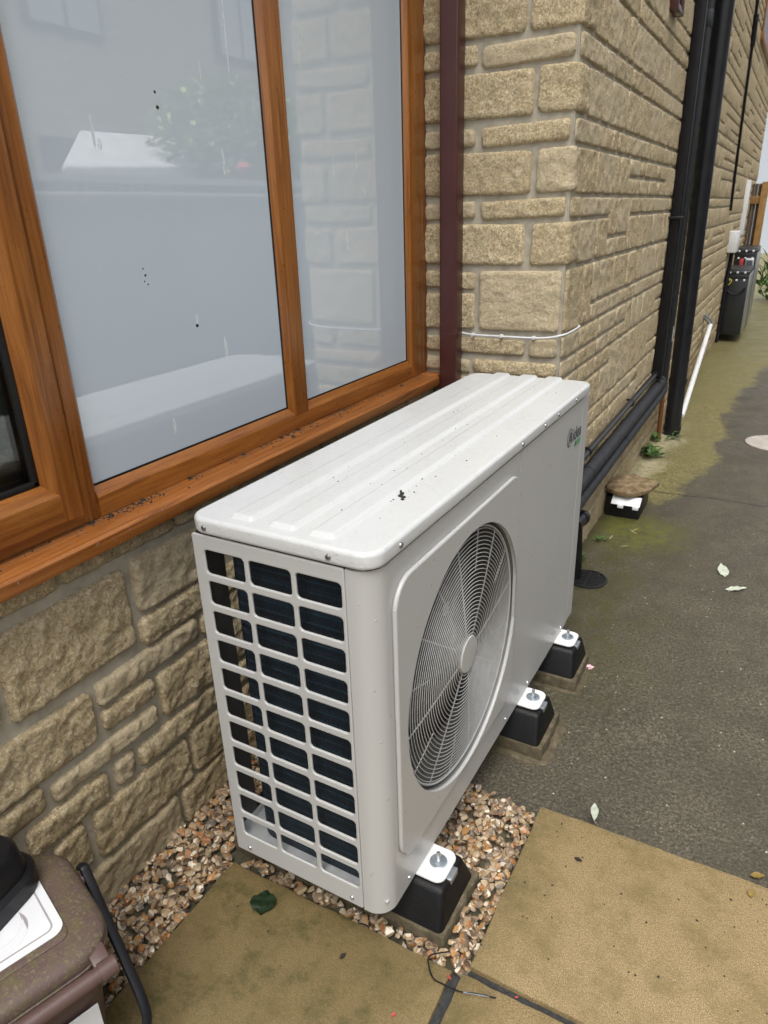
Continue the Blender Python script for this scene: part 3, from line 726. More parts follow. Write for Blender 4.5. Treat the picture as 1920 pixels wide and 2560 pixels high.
# ------------------------------------------------------------------ heat pump
W, D, H, ZB = 1.385, .403, .817, .110
unit = empty('heat_pump', (0, 0, ZB), R(-.6), 'ivory outdoor heat pump with round fan grille under the window', 'heat pump')
def U(mb, name, mat, parent=unit, **kw): return mb.build(name, mat, parent, local=True, **kw)
def yz(vf, x):   # plate XY -> (y,z), thickness along x, centred at x
    return [(x+p[2], p[0], p[1]) for p in vf[0]], vf[1]
def xz(vf, y): return [(p[0], y-p[2], p[1]) for p in vf[0]], vf[1]
OC = (.403, .418); OR_ = .316
# end panel with three by eleven slots
loops = [rrect(-D, 0, -.0578, H-.0038, .006)]
for r_ in range(11):
    zt = .780-r_*.0675
    for c_ in range(3):
        xl = -.3755+.107*c_; loops.append(list(reversed(rrect(xl, zt-.0485, xl+.096, zt+.0025, .0085))))
vf = plate(loops, .0062, .0028, 3); v, f = xz(vf, .0031)
ep = U(MB().add(v, f), 'end_panel', 'ivory', ang=50)
loops2 = []
U(MB().box(-D, -D+.0025, .0125, .078, .004, H-.004), 'rear_return', 'inner_grey')
# front left panel: rounded corner sheet + flat sheet with fan opening
rc = .046; prof = [(-.0560, .0006), (-rc, .0006)]
for k in range(1, 13):
    a = R(90*k/12); prof.append((-rc+rc*math.sin(a), rc-rc*math.cos(a)+.0006*(1-k/12)))
prof += [(0, .0560)]
mbc = MB(); v = []; zs = [0, .004, H-.002]
for z_ in (0.0, H-.0038):
    for p in prof: v.append((p[0], p[1], z_))
n = len(prof); mbc.add(v, [(i, i+1, n+i+1, n+i) for i in range(n-1)])
inn = [(p[0]-.004 if p[1] > .03 else p[0]-.001, p[1]+.004 if p[0] < -.02 else p[1]) for p in prof]
v = [(p[0], p[1], z_) for z_ in (0.0, H-.0038) for p in inn]; mbc.add(v, [(i+1, i, n+i, n+i+1) for i in range(n-1)])
U(mbc, 'corner_panel', 'ivory_front', ang=60)
fo = [rrect(.0560, 0, .7280, H-.0038, .001, 1), list(reversed(circle(*OC, OR_+.004)))]
v, f = yz(plate(fo, .004), -.002); U(MB().add(v, f), 'front_panel', 'ivory_front', ang=30)
# raised fan surround
fo = [rrect(.056, .100, .7120, .770, .062, 10), list(reversed(circle(*OC, OR_)))]
v, f = yz(plate(fo, .0100, .0048, 4), .0049)
fs = U(MB().add(v, f), 'fan_surround', 'ivory_front', ang=50)
# bell mouth
U(MB().lathe([(OR_+.001, .004), (OR_-.004, -.004), (OR_-.006, -.02), (OR_-.002, -.09), (OR_+.006, -.13)], 96, (0, OC[0], OC[1]), 'x', False), 'bell_mouth', 'bell_grey')
# other front sheets
for k, (y0, y1) in enumerate(((.7310, 1.0875), (1.0905, 1.3075))):
    v, f = yz(plate([rrect(y0, 0, y1, H-.0038, .001, 1)], .004), -.002-.0006*k); U(MB().add(v, f), 'front_panel', 'ivory_front', ang=30)
v, f = yz(plate([rrect(1.3105, 0, W, H-.0038, .004, 2)], .030, .006), -.016); U(MB().add(v, f), 'corner_post', 'ivory_front', ang=40)
U(MB().box(-D+.002, -.0325, W-.006, W-.001, .002, H-.003), 'end_panel', 'ivory')
# top cover with three pressed ribs
v, f = plate([rrect(-D-.004, -.0045, .0050, W+.0045, .040, 10)], .0335, .009, 5)
U(MB().add([(p[0], p[1], H+.01675) for p in v] if False else [(p[0], p[1], p[2]+H-.0005+.01675) for p in v], f), 'top_cover', 'ivory_wet_toplit', ang=60)
ztop = H-.0005+.0335
def rib(x0, x1, y0, y1, h=.0072, sl=.009):
    cols = [x0-sl, x0-sl*.66, x0-sl*.33, x0, x0+.004, (x0+x1)/2, x1-.004, x1, x1+sl*.33, x1+sl*.66, x1+sl]
    rows = [y0-sl, y0-sl*.66, y0-sl*.33, y0, y0+.006] + [y0+.006+(y1-y0-.012)*k/10 for k in range(1, 10)] + [y1-.006, y1]
    sm = lambda t_: t_*t_*(3-2*t_)
    v = []
    for yv in rows:
        for xv in cols:
            dx = max(x0-xv, xv-x1, 0); dy = max(y0-yv, 0); d = min(1, math.hypot(dx, dy)/sl)
            zz = ztop-.0006+(h+.0006)*sm(1-d)
            ww = 0
            v.append((xv, yv, zz))
    nc = len(cols); f = [(j*nc+i, j*nc+i+1, (j+1)*nc+i+1, (j+1)*nc+i) for j in range(len(rows)-1) for i in range(nc-1)]
    base = len(v); v += [(cols[0], rows[-1], ztop-.002), (cols[-1], rows[-1], ztop-.002)]
    f.append(tuple([(len(rows)-1)*nc+i for i in range(nc)] + [base+1, base]))
    return MB().add(v, f)
for x0, x1 in ((-.316, -.276), (-.226, -.182), (-.138, -.098)): U(rib(x0, x1, .031, W-.004), 'rib', 'ivory_wet_toplit', ang=180)
# rear guard bars, base pan and coil
U(MB().box(-D+.003, -.006, .014, W-.008, .0300, .0345).box(-D+.002, -D+.005, .0145, W-.008, .0, .052), 'base_pan', 'pan_metal')
co = []
for k in range(13):
    a = R(90*k/12); co.append((-.318-.046*math.sin(a), .036+.046-.046*math.cos(a)))
outer = [(-.022, .036)] + co + [(-.364, .98)]
inner = [(p[0]+.0, p[1]) for p in outer]
inn2 = [(-.022, .066), (-.318, .066)] + [(-.318-.016*math.sin(R(90*k/6)), .082-.016*math.cos(R(90*k/6))) for k in range(1, 7)] + [(-.334, .98)]
mbk = MB().prism(outer+list(reversed(inn2)), 'z', .036, H-.004)
U(mbk, 'coil', 'coil_fin', ang=40)
U(MB().box(-.300, -.02, .96, .966, .03, H-.004).box(-.325, -.321, .10, .96, .03, H-.004), 'partition', 'inner_grey')
# fan: hub and three swept blades
fx = -.075
fan = U(MB().lathe([(.001, .028), (.05, .026), (.070, .012), (.074, -.03)], 32, (fx, OC[0], OC[1]), 'x', True), 'fan', 'fan_dark')
for b in range(3):
    v = []; nr, na = 10, 10
    for j in range(nr):
        r_ = .068+(.285-.068)*j/(nr-1); sw = .55*(j/(nr-1))**1.4; wd = .75+.35*(j/(nr-1))
        for i in range(na):
            tq = i/(na-1); a = b*2*math.pi/3+.55+sw+wd*(tq-.5); v.append((fx+.035*(tq-.5)*(1.2-.3*j/nr), OC[0]+r_*math.cos(a), OC[1]+r_*math.sin(a)))
    m2 = len(v); v += [(p[0]-.004, p[1], p[2]) for p in v]
    f = [(j*na+i, j*na+i+1, (j+1)*na+i+1, (j+1)*na+i) for j in range(nr-1) for i in range(na-1)]
    f += [tuple(m2+q for q in reversed(p)) for p in f]
    U(MB().add(v, f), 'blade', 'fan_dark', fan)
U(MB().box(-.19, -.17, OC[0]-.03, OC[0]+.03, .04, H-.02).lathe([(.05, -.17), (.05, -.10)], 24, (0, OC[0], OC[1]), 'x'), 'motor_bracket', 'inner_grey')
# wire guard
gx = lambda r_: .004-.011*(r_/.31)**2
def ring(mb, r_, wr, seg=88, s2=5, x=None):
    xx = gx(r_) if x is None else x
    mb.tube([(xx, OC[0]+r_*math.cos(2*math.pi*k/seg), OC[1]+r_*math.sin(2*math.pi*k/seg)) for k in range(seg)], wr, s2, closed=True)
mbg = MB(); k = 0; r_ = .0505
while r_ < .297: ring(mbg, r_, .00112); r_ += .0094
guard = U(mbg, 'fan_guard', 'wire_grey', ang=80)
mbg = MB(); ring(mbg, .3015, .0032, 96, 8, -.007); U(mbg, 'rim', 'wire_grey', guard, ang=80)
for k in range(8):
    a = R(8+45*k); pth = [(gx(q)-.0028, OC[0]+q*math.cos(a), OC[1]+q*math.sin(a)) for q in (.042, .10, .16, .22, .28, .302)]
    U(MB().tube(pth, .0017, 6), 'spoke', 'wire_grey', guard)
    a = R(8+22.5+45*k); pth = [(gx(q)-.0028, OC[0]+q*math.cos(a), OC[1]+q*math.sin(a)) for q in (.200, .25, .302)]
    U(MB().tube(pth, .0014, 6), 'spoke', 'wire_grey', guard)
U(MB().lathe([(.0455, -.004), (.0455, .004), (.043, .0068), (.0005, .0078)], 48, (0, OC[0], OC[1]), 'x'), 'hub_cap', 'ivory', guard)
# screws
def screw(mb, p, axis, r_=.0050):
    s_ = 1 if axis == 'x' else -1
    mb.lathe([(r_, -.001*s_), (r_, .0012*s_), (r_*.8, .0030*s_), (r_*.35, .0036*s_), (r_*.3, .0022*s_)], 12, p, axis)
for p in ((-.363, 0, .018), (-.085, 0, .020)): mb = MB(); screw(mb, p, 'y'); U(mb, 'screw', 'zinc')
for p in ((-.362, -.0045, .832), (-.084, -.0045, .832)): mb = MB(); screw(mb, p, 'y', .0056); U(mb, 'screw', 'screw')
for yv in (.088, .72, .90, 1.02, 1.20): mb = MB(); screw(mb, (.005, yv, .833), 'x', .0056); U(mb, 'screw', 'screw')
for yv in (.100, .693, .885, 1.235): mb = MB(); screw(mb, (0, yv, .021), 'x'); U(mb, 'screw', 'zinc')
# logo: ringed M and lettering, green badge
def yz2(v, y0, z0, x): return [(x+p[2], y0+p[0], z0+p[1]) for p in v]
v, f = text_mesh('idea', .060, .06, .0004); wx = max(p[0] for p in v); sc = .098/wx
v = [(p[0]*sc, p[1]*.98, p[2]) for p in v]
U(MB().add(yz2(v, 1.206, .7005, .0004), f), 'lettering', 'ink_dark', smooth=False)
mbl = MB(); cy_, cz_, rl = 1.176, .7215, .0285
ptsO, ptsI = [], []
for k in range(41):
    a = R(38+ (360-60)*k/40); th = .0016+.0022*abs(math.sin((k/40)*math.pi))
    ptsO.append((cy_+rl*math.cos(a), cz_+rl*1.02*math.sin(a))); ptsI.append((cy_+(rl-th)*math.cos(a), cz_+(rl-th)*1.02*math.sin(a)))
vv = [(.0006, p[0], p[1]) for p in ptsO+ptsI]; n = 41
mbl.add(vv, [(i, i+1, n+i+1, n+i) for i in range(n-1)])
for poly in ([(1.163, .700), (1.169, .700), (1.1775, .738), (1.172, .740)], [(1.172, .740), (1.1775, .738), (1.183, .708), (1.180, .704)], [(1.180, .704), (1.184, .706), (1.194, .741), (1.189, .741)], [(1.190, .741), (1.1965, .741), (1.2000, .7005), (1.1940, .7005)]):
    mbl.add([(.0006, p[0], p[1]) for p in poly], [(0, 1, 2, 3)])
U(mbl, 'emblem', 'ink_dark', smooth=False)
U(MB().prism([(1.232, .676), (1.300, .676), (1.304, .694), (1.240, .694)], 'x', .0002, .0008), 'badge', 'ink_green', smooth=False)
U(MB().prism([(1.236, .679), (1.246, .679), (1.249, .691), (1.241, .691)], 'x', .0009, .0012), 'badge_mark', 'ink_dark', smooth=False)
# mounting flanges with bolts
for yc in (.180, .847, 1.217):
    pl = plate([rrect(-.03, yc-.046, .063, yc+.046, .022, 6)], .008, .0028, 3)
    fl = U(MB().add([(p[0], p[1], p[2]-.0052) for p in pl[0]], pl[1]), 'mounting_flange', 'flange_white', ang=50)
    b_ = U(MB().lathe([(.0205, -.0012), (.0205, .0008), (.0190, .0016)], 28, (.031, yc+.004, 0), 'z'), 'washer', 'zinc', fl)
    U(MB().lathe([(.0098, .0016), (.0105, .003), (.0105, .008), (.0095, .0092)], 6, (.031, yc+.004, 0), 'z').lathe([(.0048, .009), (.0048, .026), (.0038, .0275)], 12, (.031, yc+.004, 0), 'z'), 'bolt', 'zinc', fl)
# crumbs and the clump of dirt lying on the wet cover
mb = MB(); rr = random.Random(11)
for k in range(105):
    yv = rr.choice([rr.uniform(.1, 1.3), rr.gauss(.42, .12)]); xv = rr.uniform(-.30, -.05)
    crumb(mb, (xv, min(1.36, max(.03, yv)), ztop+.0005), rr.uniform(.0008, .0022), rr)
tag(mb.build('cover_debris', 'dirt_crumb', None, smooth=False, xf=XF['heat_pump']), 'fine specks of dirt scattered on the wet unit top', 'debris', kind='stuff')
mb = MB()
for k in range(9): crumb(mb, (-.105+.004*k+rr.uniform(-.003, .003), .288-.0055*k+rr.uniform(-.005, .005), ztop-.0004), rr.uniform(.004, .0075), rr)
tag(mb.build('dirt_clump', 'dirt_crumb', None, smooth=False, xf=XF['heat_pump']), 'black clump of wet dirt on the unit top', 'dirt clump')

# rubber feet
FL = ['black rubber foot on the pad in the gravel', 'black rubber foot on the pad beside the gravel edge', 'black rubber foot on the pad nearest the floor drain']
for k, yc in enumerate((.180, .847, 1.217)):
    rt = empty('rubber_foot', XF['heat_pump'] @ Vector((0, yc, -.100)), R(-.6), FL[k], 'rubber foot', 'rubber feet under the heat pump')
    mb = MB().frustum((-.49, .082, -.090, .090), (-.478, .0705, -.054, .054), 0, .086)
    mb.build('block', 'rubber', rt, .013, 4, local=True, ang=60, nobot=True)
    mb = MB().box(.0300, .0725, -.019, .019, .066, .0865)
    mb.build('rail_end', 'zinc', rt, .0015, local=True)

# ------------------------------------------------------------------ downpipes, pipes and cable
def thing_mesh(mb, name, mat, label, cat, bevel=0, group=None, **kw): return tag(mb.build(name, mat, None, bevel, **kw), label, cat, group)
dp = empty('downpipe', (-.584, 1.633, 0), 0, 'square brown downpipe in the corner beside the window', 'downpipe')
MB().box(-.617, -.5505, 1.602, 1.667, -.03, 5.15).build('pipe', 'brown_upvc', dp, .006, 3)
MB().box(-.6178, -.5497, 1.6012, 1.6675, 1.046, 1.0500).box(-.5497, -.5475, 1.62, 1.655, 1.03, 1.062).build('joint_band', 'brown_upvc', dp, .0012)
# white cable clipped round the quoin
cp = [(-.5485, YB-.019, 1.046), (-.50, YB-.021, 1.041), (-.39, YB-.022, 1.040), (-.266, YB-.021, 1.040), (-.205, YB-.022, 1.045), (XC+.002, YB-.016, 1.052), (XC+.019, YB+.012, 1.0555), (XC+.021, YB+.06, 1.056), (XC+.021, YB+.13, 1.056), (XC+.015, YB+.205, 1.056), (XC-.006, YB+.215, 1.056)]
def smooth_path(P, n=5):
    P = [Vector(p) for p in P]; out = []
    for i in range(len(P)-1):
        a, b, c_, d = P[max(i-1, 0)], P[i], P[i+1], P[min(i+2, len(P)-1)]
        for k in range(n):
            t_ = k/n; out.append(.5*((2*b)+(c_-a)*t_+(2*a-5*b+4*c_-d)*t_*t_+(3*b-a-3*c_+d)*t_**3))
    return out+[P[-1]]
cb_ = empty('cable', (-.4, YB-.02, 1.04), 0, 'white cable clipped across the stone below the downpipe joint', 'cable')
MB().tube(smooth_path(cp), .0036, 8).build('lead', 'white_plastic', cb_)
for x in (-.505, -.392, -.268): MB().box(x-.005, x+.005, YB-.026, YB-.006, 1.035, 1.0465).build('clip', 'white_plastic', cb_, .001)

# soil stack and square downpipe on the side wall
def vpipe(name, parent, mat, cx, cy, r_, z0, z1, lean=0, seg=28): return MB().tube([(cx, cy, z0), (cx, cy+lean*.5, (z0+z1)/2), (cx, cy+lean, z1)], r_, seg).build(name, mat, parent)
sp = empty('soil_pipe', (-.058, 4.33, -.035), 0, 'thick round black soil pipe standing on the side wall', 'soil pipe')
vpipe('pipe', sp, 'black_soil', -.058, 4.33, .055, -.04, 5.1, -.35)
for z0 in (.0, .335): MB().tube([(-.058, 4.33-.068*z0, z0), (-.058, 4.33-.068*z0, z0+.035)], .0605, 28).build('collar', 'black_soil', sp)
MB().box(XC-.01, -.06, 4.06, 4.085, 2.6, 2.64).build('bracket', 'black_soil', sp)
sq = empty('downpipe', (-.13, 4.03, 0), 0, 'square charcoal downpipe beside the black soil pipe', 'downpipe')
MB().box(-.1555, -.090, 3.985, 4.050, .40, 5.1).build('pipe', 'charcoal', sq, .008, 3)
MB().box(-.158, -.0875, 3.982, 4.053, 2.36, 2.44).build('collar', 'charcoal', sq, .004)
MB().box(-.0898, -.0893, 3.99, 4.02, .67, .76).build('sticker', 'sticker', sq, smooth=False)
tk = empty('pipe_trunking', (-.135, 3.88, 0), 0, 'narrow black trunking beside the charcoal downpipe', 'trunking')
MB().box(-.165, -.105, 3.83, 3.895, .46, 5.1).build('channel', 'black_plastic', tk, .010, 3)
MB().box(-.172, -.098, 3.80, 3.90, 1.395, 1.41).build('strap', 'iron', tk, .003)
# lagged pipes running along the wall
p1 = empty('conduit', (-.14, 3, .47), 0, 'glossy thin black pipe running above the lagged pipes', 'pipe')
MB().tube([(-.140, 1.47, .483), (-.140, 2.6, .487), (-.140, 3.99, .495)], .0150, 16).build('pipe', 'black_soil', p1)
for yv in (2.12, 3.05): MB().tube([(-.140, yv-.012, .4855), (-.140, yv+.012, .4855)], .0190, 16).box(XC-.008, -.14, yv-.006, yv+.006, .498, .506).build('clip', 'black_plastic', p1)
MB().lathe([(.022, -.02), (.024, 0), (.022, .02)], 16, (-.140, 4.0, .495), 'y').build('coupler', 'silver_tape', p1)
p2 = empty('lagged_pipe', (-.11, 3, .40), 0, 'thick grey lagged pipe, upper of the pair on the side wall', 'pipe', 'lagged pipes along the side wall')
MB().tube(smooth_path([(-.122, 1.45, .405), (-.122, 2.6, .405), (-.122, 3.86, .404), (-.122, 3.97, .410), (-.123, 4.015, .44), (-.123, 4.018, .52)], 6), .0315, 20).build('lagging', 'lagging', p2)
for yv in (2.06, 3.84): MB().tube([(-.122, yv, .405), (-.122, yv+.008, .405)], .0328, 20).build('tape_band', 'black_plastic', p2)
p3 = empty('lagged_pipe', (-.11, 3, .31), 0, 'grey lagged pipe, lower of the pair on the side wall', 'pipe', 'lagged pipes along the side wall')
MB().tube(smooth_path([(-.112, 1.45, .336), (-.112, 2.6, .336), (-.112, 3.9, .338), (-.116, 4.06, .346), (-.125, 4.09, .40)], 6), .0275, 20).build('lagging', 'lagging', p3)
for yv in (2.80, 3.88): MB().tube([(-.112, yv, .337), (-.112, yv+.008, .337)], .0288, 20).build('tape_band', 'black_plastic', p3)
thing_mesh(MB().tube([(-.125, 4.20, -.036), (-.128, 4.18, .30)], .014, 12), 'copper_pipe', 'copper_old', 'short brown pipe rising from the ground beside the soil pipe', 'pipe')
wp = empty('condensate_pipe', (-.06, 4.95, -.035), 0, 'white plastic pipe slanting down from the side wall', 'pipe')
MB().tube([(-.060, 4.84, -.030), (-.062, 5.0, .0), (-.105, 6.72, .385), (-.108, 6.80, .40)], .021, 16).build('pipe', 'gutter_white', wp)
MB().tube(smooth_path([(-.106, 6.76, .393), (-.125, 6.72, .44), (-.165, 6.62, .49), (XC-.01, 6.60, .50)]), .024, 14).build('elbow', 'silver_tape', wp)
# vertical black cable with a clip, vent
vc = empty('cable', (-.16, 7.4, 1.4), 0, 'black cable hanging down the far side wall', 'cable')
MB().tube(smooth_path([(-.150, 7.67, 1.40), (-.153, 7.60, 1.8), (-.151, 7.47, 2.4), (-.150, 7.40, 2.85), (-.151, 7.30, 3.1), (-.150, 7.15, 4.0), (-.150, 7.1, 5.0)], 4), .013, 8).build('lead', 'black_plastic', vc)
MB().tube([(-.150, 7.405, 2.78), (-.150, 7.36, 3.02)], .024, 10).build('sleeve', 'black_plastic', vc)
vt = empty('wall_vent', (-.165, 3.2, 2.30), 0, 'small brown plastic vent high on the side wall', 'vent')
MB().box(XC-.005, -.128, 3.11, 3.135, 2.285, 2.46).box(XC-.005, -.128, 3.26, 3.285, 2.285, 2.46).box(XC-.005, -.128, 3.1355, 3.2595, 2.285, 2.305).build('frame', 'brown_upvc', vt, .004)
for k in range(3): MB().prism([(XC, 2.315+.05*k), (-.135, 2.31+.05*k), (-.135, 2.318+.05*k), (XC, 2.352+.05*k)], 'y', 3.1358, 3.2592).build('louvre', 'brown_upvc', vt)

# gully with grating and waste pipe
gl_ = empty('floor_drain', (-.055, 1.93, -.035), 0, 'round black grated floor drain beside the unit', 'drain')
MB().lathe([(.086, -.005), (.086, .006), (.076, .008), (.074, .0), (.074, -.03)], 40, (-.055, 1.93, -.035), 'z', False).lathe([(.0005, -.0285), (.0745, -.0285)], 40, (-.055, 1.93, -.035), 'z', False).build('rim', 'iron', gl_)
for k in range(9):
    yv = 1.93-.064+.016*k; hw = math.sqrt(max(.0004, .075**2-(yv-1.93)**2)); MB().box(-.055-hw, -.055+hw, yv-.0042, yv+.0042, -.0425, -.0300).build('grate_bar', 'iron', gl_, .001)
MB().box(-.0592, -.0508, 1.93-.0735, 1.93+.0735, -.0435, -.0297).build('grate_bar', 'iron', gl_, .001)
ws = empty('waste_pipe', (-.115, 1.93, -.03), 0, 'black waste pipe with elbow dropping into the floor drain', 'pipe')
MB().tube([(-.108, 1.925, -.030), (-.106, 1.92, .10), (-.108, 1.90, .235)], [.027, .022, .020], 16).build('pipe', 'black_plastic', ws)
MB().tube([(-.108, 1.84, .25), (-.108, 1.97, .235)], .029, 16).build('elbow', 'black_plastic', ws); MB().tube([(-.108, 1.95, .237), (-.108, 1.985, .233)], .033, 16).build('socket', 'black_plastic', ws)

# black box with white tray and a flag stone on it
bb = empty('bait_box', (-.06, 2.80, -.035), 0, 'black plastic box with white flap under a flat stone', 'box')
MB().prism([(2.685, -.038), (2.955, -.038), (2.955, .092), (2.70, .066)], 'x', -.150, .022).build('body', 'black_plastic', bb, .006)
MB().prism([(2.655, .046), (2.664, .040), (2.725, .074), (2.70, .080)], 'x', -.120, .024).build('flap', 'white_plastic', bb, .003)
for x in (-.085, -.01): MB().box(x, x+.03, 2.646, 2.660, .030, .048).build('hinge', 'white_plastic', bb, .003)
v = []; ncol = 20
ringp = [(-.195, 2.80), (-.17, 2.70), (-.10, 2.665), (-.02, 2.66), (.035, 2.70), (.09, 2.78), (.125, 2.93), (.07, 2.96), (.0, 2.97), (-.06, 3.02), (-.13, 2.98), (-.175, 2.90)]
mb = MB(); n = len(ringp); tilt = lambda x, y: .0925+.12*(y-2.8)*.3+.05*(x+.05)*-.2
c_ = (-.04, 2.83)
for zz, sc in ((0, .96), (.012, 1.0), (.030, .98), (.040, .82), (.043, .45)):
    for p in ringp: v.append((c_[0]-.012+(p[0]-c_[0])*sc*.80, c_[1]-.03+(p[1]-c_[1])*sc*.80, tilt(*p)+zz*.75+.004*noise.noise(Vector((p[0]*30, p[1]*30, zz*90)))))
f = [(j*n+i, j*n+(i+1) % n, (j+1)*n+(i+1) % n, (j+1)*n+i) for j in range(4) for i in range(n)] + [tuple(range(n-1, -1, -1)), tuple(4*n+i for i in range(n))]
thing_mesh(mb.add(v, f), 'flat_stone', 'flag_stone', 'rough flat sandstone lying on the black box', 'stone', ang=50)

# round inspection cover
mc = empty('manhole_cover', (.60, 4.36, -.035), 0, 'round pinkish inspection cover set in the tarmac', 'manhole cover')
MB().lathe([(.185, -.006), (.185, .006), (.165, .010), (.160, .006), (.0005, .007)], 56, (.60, 4.36, -.033), 'z', False).build('cover', 'terracotta', mc)
MB().lathe([(.028, .006), (.028, .0095), (.0005, .010)], 20, (.60, 4.36, -.033), 'z', False).build('lifting_eye', 'terracotta', mc)

# ------------------------------------------------------------------ battery cabinets at the far end
def cabinet(y0, y1, z0, z1, label):
    e = empty('battery_cabinet', (-.05, (y0+y1)/2, z0), 0, label, 'battery cabinet', 'battery cabinets on the far side wall')
    x0, x1 = -.158, .080
    MB().box(x0, x1, y0, y1, z0, z1-.05).build('body', 'charcoal', e, .006)
    MB().prism([(y0-.004, z1-.0495), (y1+.004, z1-.0495), (y1+.004, z1), (y0+.03, z1), (y0-.004, z1-.02)], 'x', x0-.002, x1+.003).build('lid', 'charcoal', e, .005)
    MB().box(x1+.0005, x1+.012, y0+.008, y1-.008, z0+.01, z1-.055).build('front_panel', 'silver_panel', e, .004)
    for k in range(3):
        for zz in (z1-.033, z1-.115): MB().lathe([(.013, .003), (.013, -.004), (.006, -.009)], 10, (x0+.04+.078*k, y0-.004 if zz < z1-.05 else y0-.004, zz), 'y').build('bolt', 'white_plastic', e)
    MB().box(x0+.01, x1-.01, y0-.006, y0-.0005, z1-.10, z1-.056).build('ledge', 'charcoal', e, .002)
    MB().box(XC-.005, x0+.0, y0+.03, y0+.06, z0+.05, z1-.1).build('bracket', 'iron', e)
    return e
c1 = cabinet(8.42, 9.12, .055, .775, 'dark grey battery cabinet with looped black cable')
MB().tube(smooth_path([(-.150, 8.40, .60), (-.10, 8.395, .53), (-.02, 8.39, .505), (.04, 8.395, .54), (.06, 8.40, .58)]), .010, 8).build('cable_loop', 'black_plastic', c1)
MB().tube(smooth_path([(-.152, 8.405, .58), (-.125, 8.39, .60), (-.10, 8.385, .63), (-.09, 8.39, .66), (-.115, 8.395, .675), (-.15, 8.40, .665)]), .006, 6).build('cable_loop', 'yellow_wire', c1)
c2 = cabinet(9.42, 10.15, .055, .950, 'dark grey battery cabinet with red connector, taller of the two')
MB().box(-.095, -.055, 9.33, 9.415, .74, .83).build('connector', 'red_plastic', c2, .006)
MB().box(-.03, .06, 9.36, 9.4145, .735, .835).build('display', 'white_plastic', c2, .006); MB().box(-.022, .052, 9.355, 9.3595, .745, .815).build('display_glass', 'dark_glass', c2)
jb = thing_mesh(MB().box(XC-.01, -.075, 8.20, 8.50, .965, 1.185), 'junction_box', 'white_plastic', 'white junction box on the wall above the battery cabinets', 'junction box', .008)
thing_mesh(MB().tube(smooth_path([(-.13, 8.4, .97), (-.135, 8.42, .85), (-.14, 8.38, .55), (-.150, 8.36, .10), (-.155, 8.36, -.03)]), .022, 8), 'cable_bundle', 'black_plastic', 'black cables dropping from the white junction box', 'cable')
thing_mesh(MB().box(XC-.01, -.12, 9.55, 9.72, 1.10, 1.72), 'cable_duct', 'gutter_white', 'white vertical duct near the end of the side wall', 'duct', .004)
# window in the far end of the side wall
w2 = MB().box(XC-.06, -.135, 8.40, 10.2, 2.985, 3.06).box(XC-.05, -.150, 8.42, 8.50, 3.0605, 4.0).box(XC-.05, -.150, 10.1, 10.18, 3.0605, 4.0).box(XC-.05, -.150, 8.42, 10.18, 4.0005, 4.07).build('window', 'oak_y', house, .004)
MB().box(XC-.03, -.158, 8.505, 10.095, 3.065, 3.998).build('pane', 'dark_glass', w2, smooth=False)
# gate post, planting and far things beyond
gp = empty('gate_post', (-.005, 10.75, -.035), 0, 'square tan wooden post at the end of the house wall', 'post')
MB().box(-.05, .035, 10.71, 10.795, -.06, 1.72).build('post', 'post_wood', gp, .006); [MB().box(-.17, -.05, 10.73, 10.77, z0, z0+.1).build('rail', 'post_wood', gp, .004) for z0 in (.3, 1.45)]
for k in range(3): MB().box(-.175+.042*k, -.137+.042*k, 10.7705, 10.79, .05, 1.70).build('board', 'bark', gp, .003)

def leaf(c, d, up, L, wd, curl=.15):
    d = Vector(d).normalized(); s_ = d.cross(Vector(up)).normalized(); n_ = s_.cross(d)
    v = []; prof = [0, .34, .66, .88, .99, 1, .93, .80, .62, .40, .18, 0]
    for k, p in enumerate(prof):
        t_ = k/(len(prof)-1); q = Vector(c)+d*L*t_+n_*(-curl*L*t_*t_)
        v += [q-s_*wd*p/2+n_*wd*(.14*p+.05*math.sin(k*2.1)), q, q+s_*wd*p/2+n_*wd*(.16*p+.05*math.sin(k*1.7+1))]
    f = []
    for k in range(len(prof)-1): f += [(3*k, 3*k+1, 3*k+4, 3*k+3), (3*k+1, 3*k+2, 3*k+5, 3*k+4)]
    return v, f
def weed(name, c, n, L, label, seed, group='weeds at the foot of the side wall', mat='weed_green', up=.5):
    rr = random.Random(seed); e = empty(name, c, 0, label, 'weed', group); mb = MB(); st = MB()
    for k in range(n):
        a = rr.uniform(0, 6.28); el = rr.uniform(.15, 1.2)*up*2; b = Vector(c)+Vector((rr.gauss(0, L*.4), rr.gauss(0, L*.5), rr.uniform(0, L*.6)))
        mb.add(*leaf(b, (math.cos(a), math.sin(a), el), (0, 0, 1), L*rr.uniform(.5, 1.1), L*rr.uniform(.22, .4), .4))
        if k % 4 == 0: st.tube([c, tuple((Vector(c)+b)/2+Vector((0, 0, .01))), tuple(b)], .0012, 5)
    mb.build('leaves', mat, e); st.build('stem', mat, e); return e
weed('weed', (-.125, 3.78, -.03), 70, .075, 'leafy green weed growing against the wall on the pale path edge', 1)
weed('weed', (-.145, 4.12, -.03), 26, .06, 'green weed beside the short brown pipe', 2)
weed('weed', (-.02, 4.20, -.03), 16, .05, 'small weed growing at the foot of the soil pipe', 3)
weed('weed', (-.135, 2.10, -.03), 18, .035, 'tiny weed in the wall foot by the floor drain', 4)
weed('weed', (-.10, 2.36, -.03), 14, .03, 'tiny weed between the floor drain and the black box', 5)
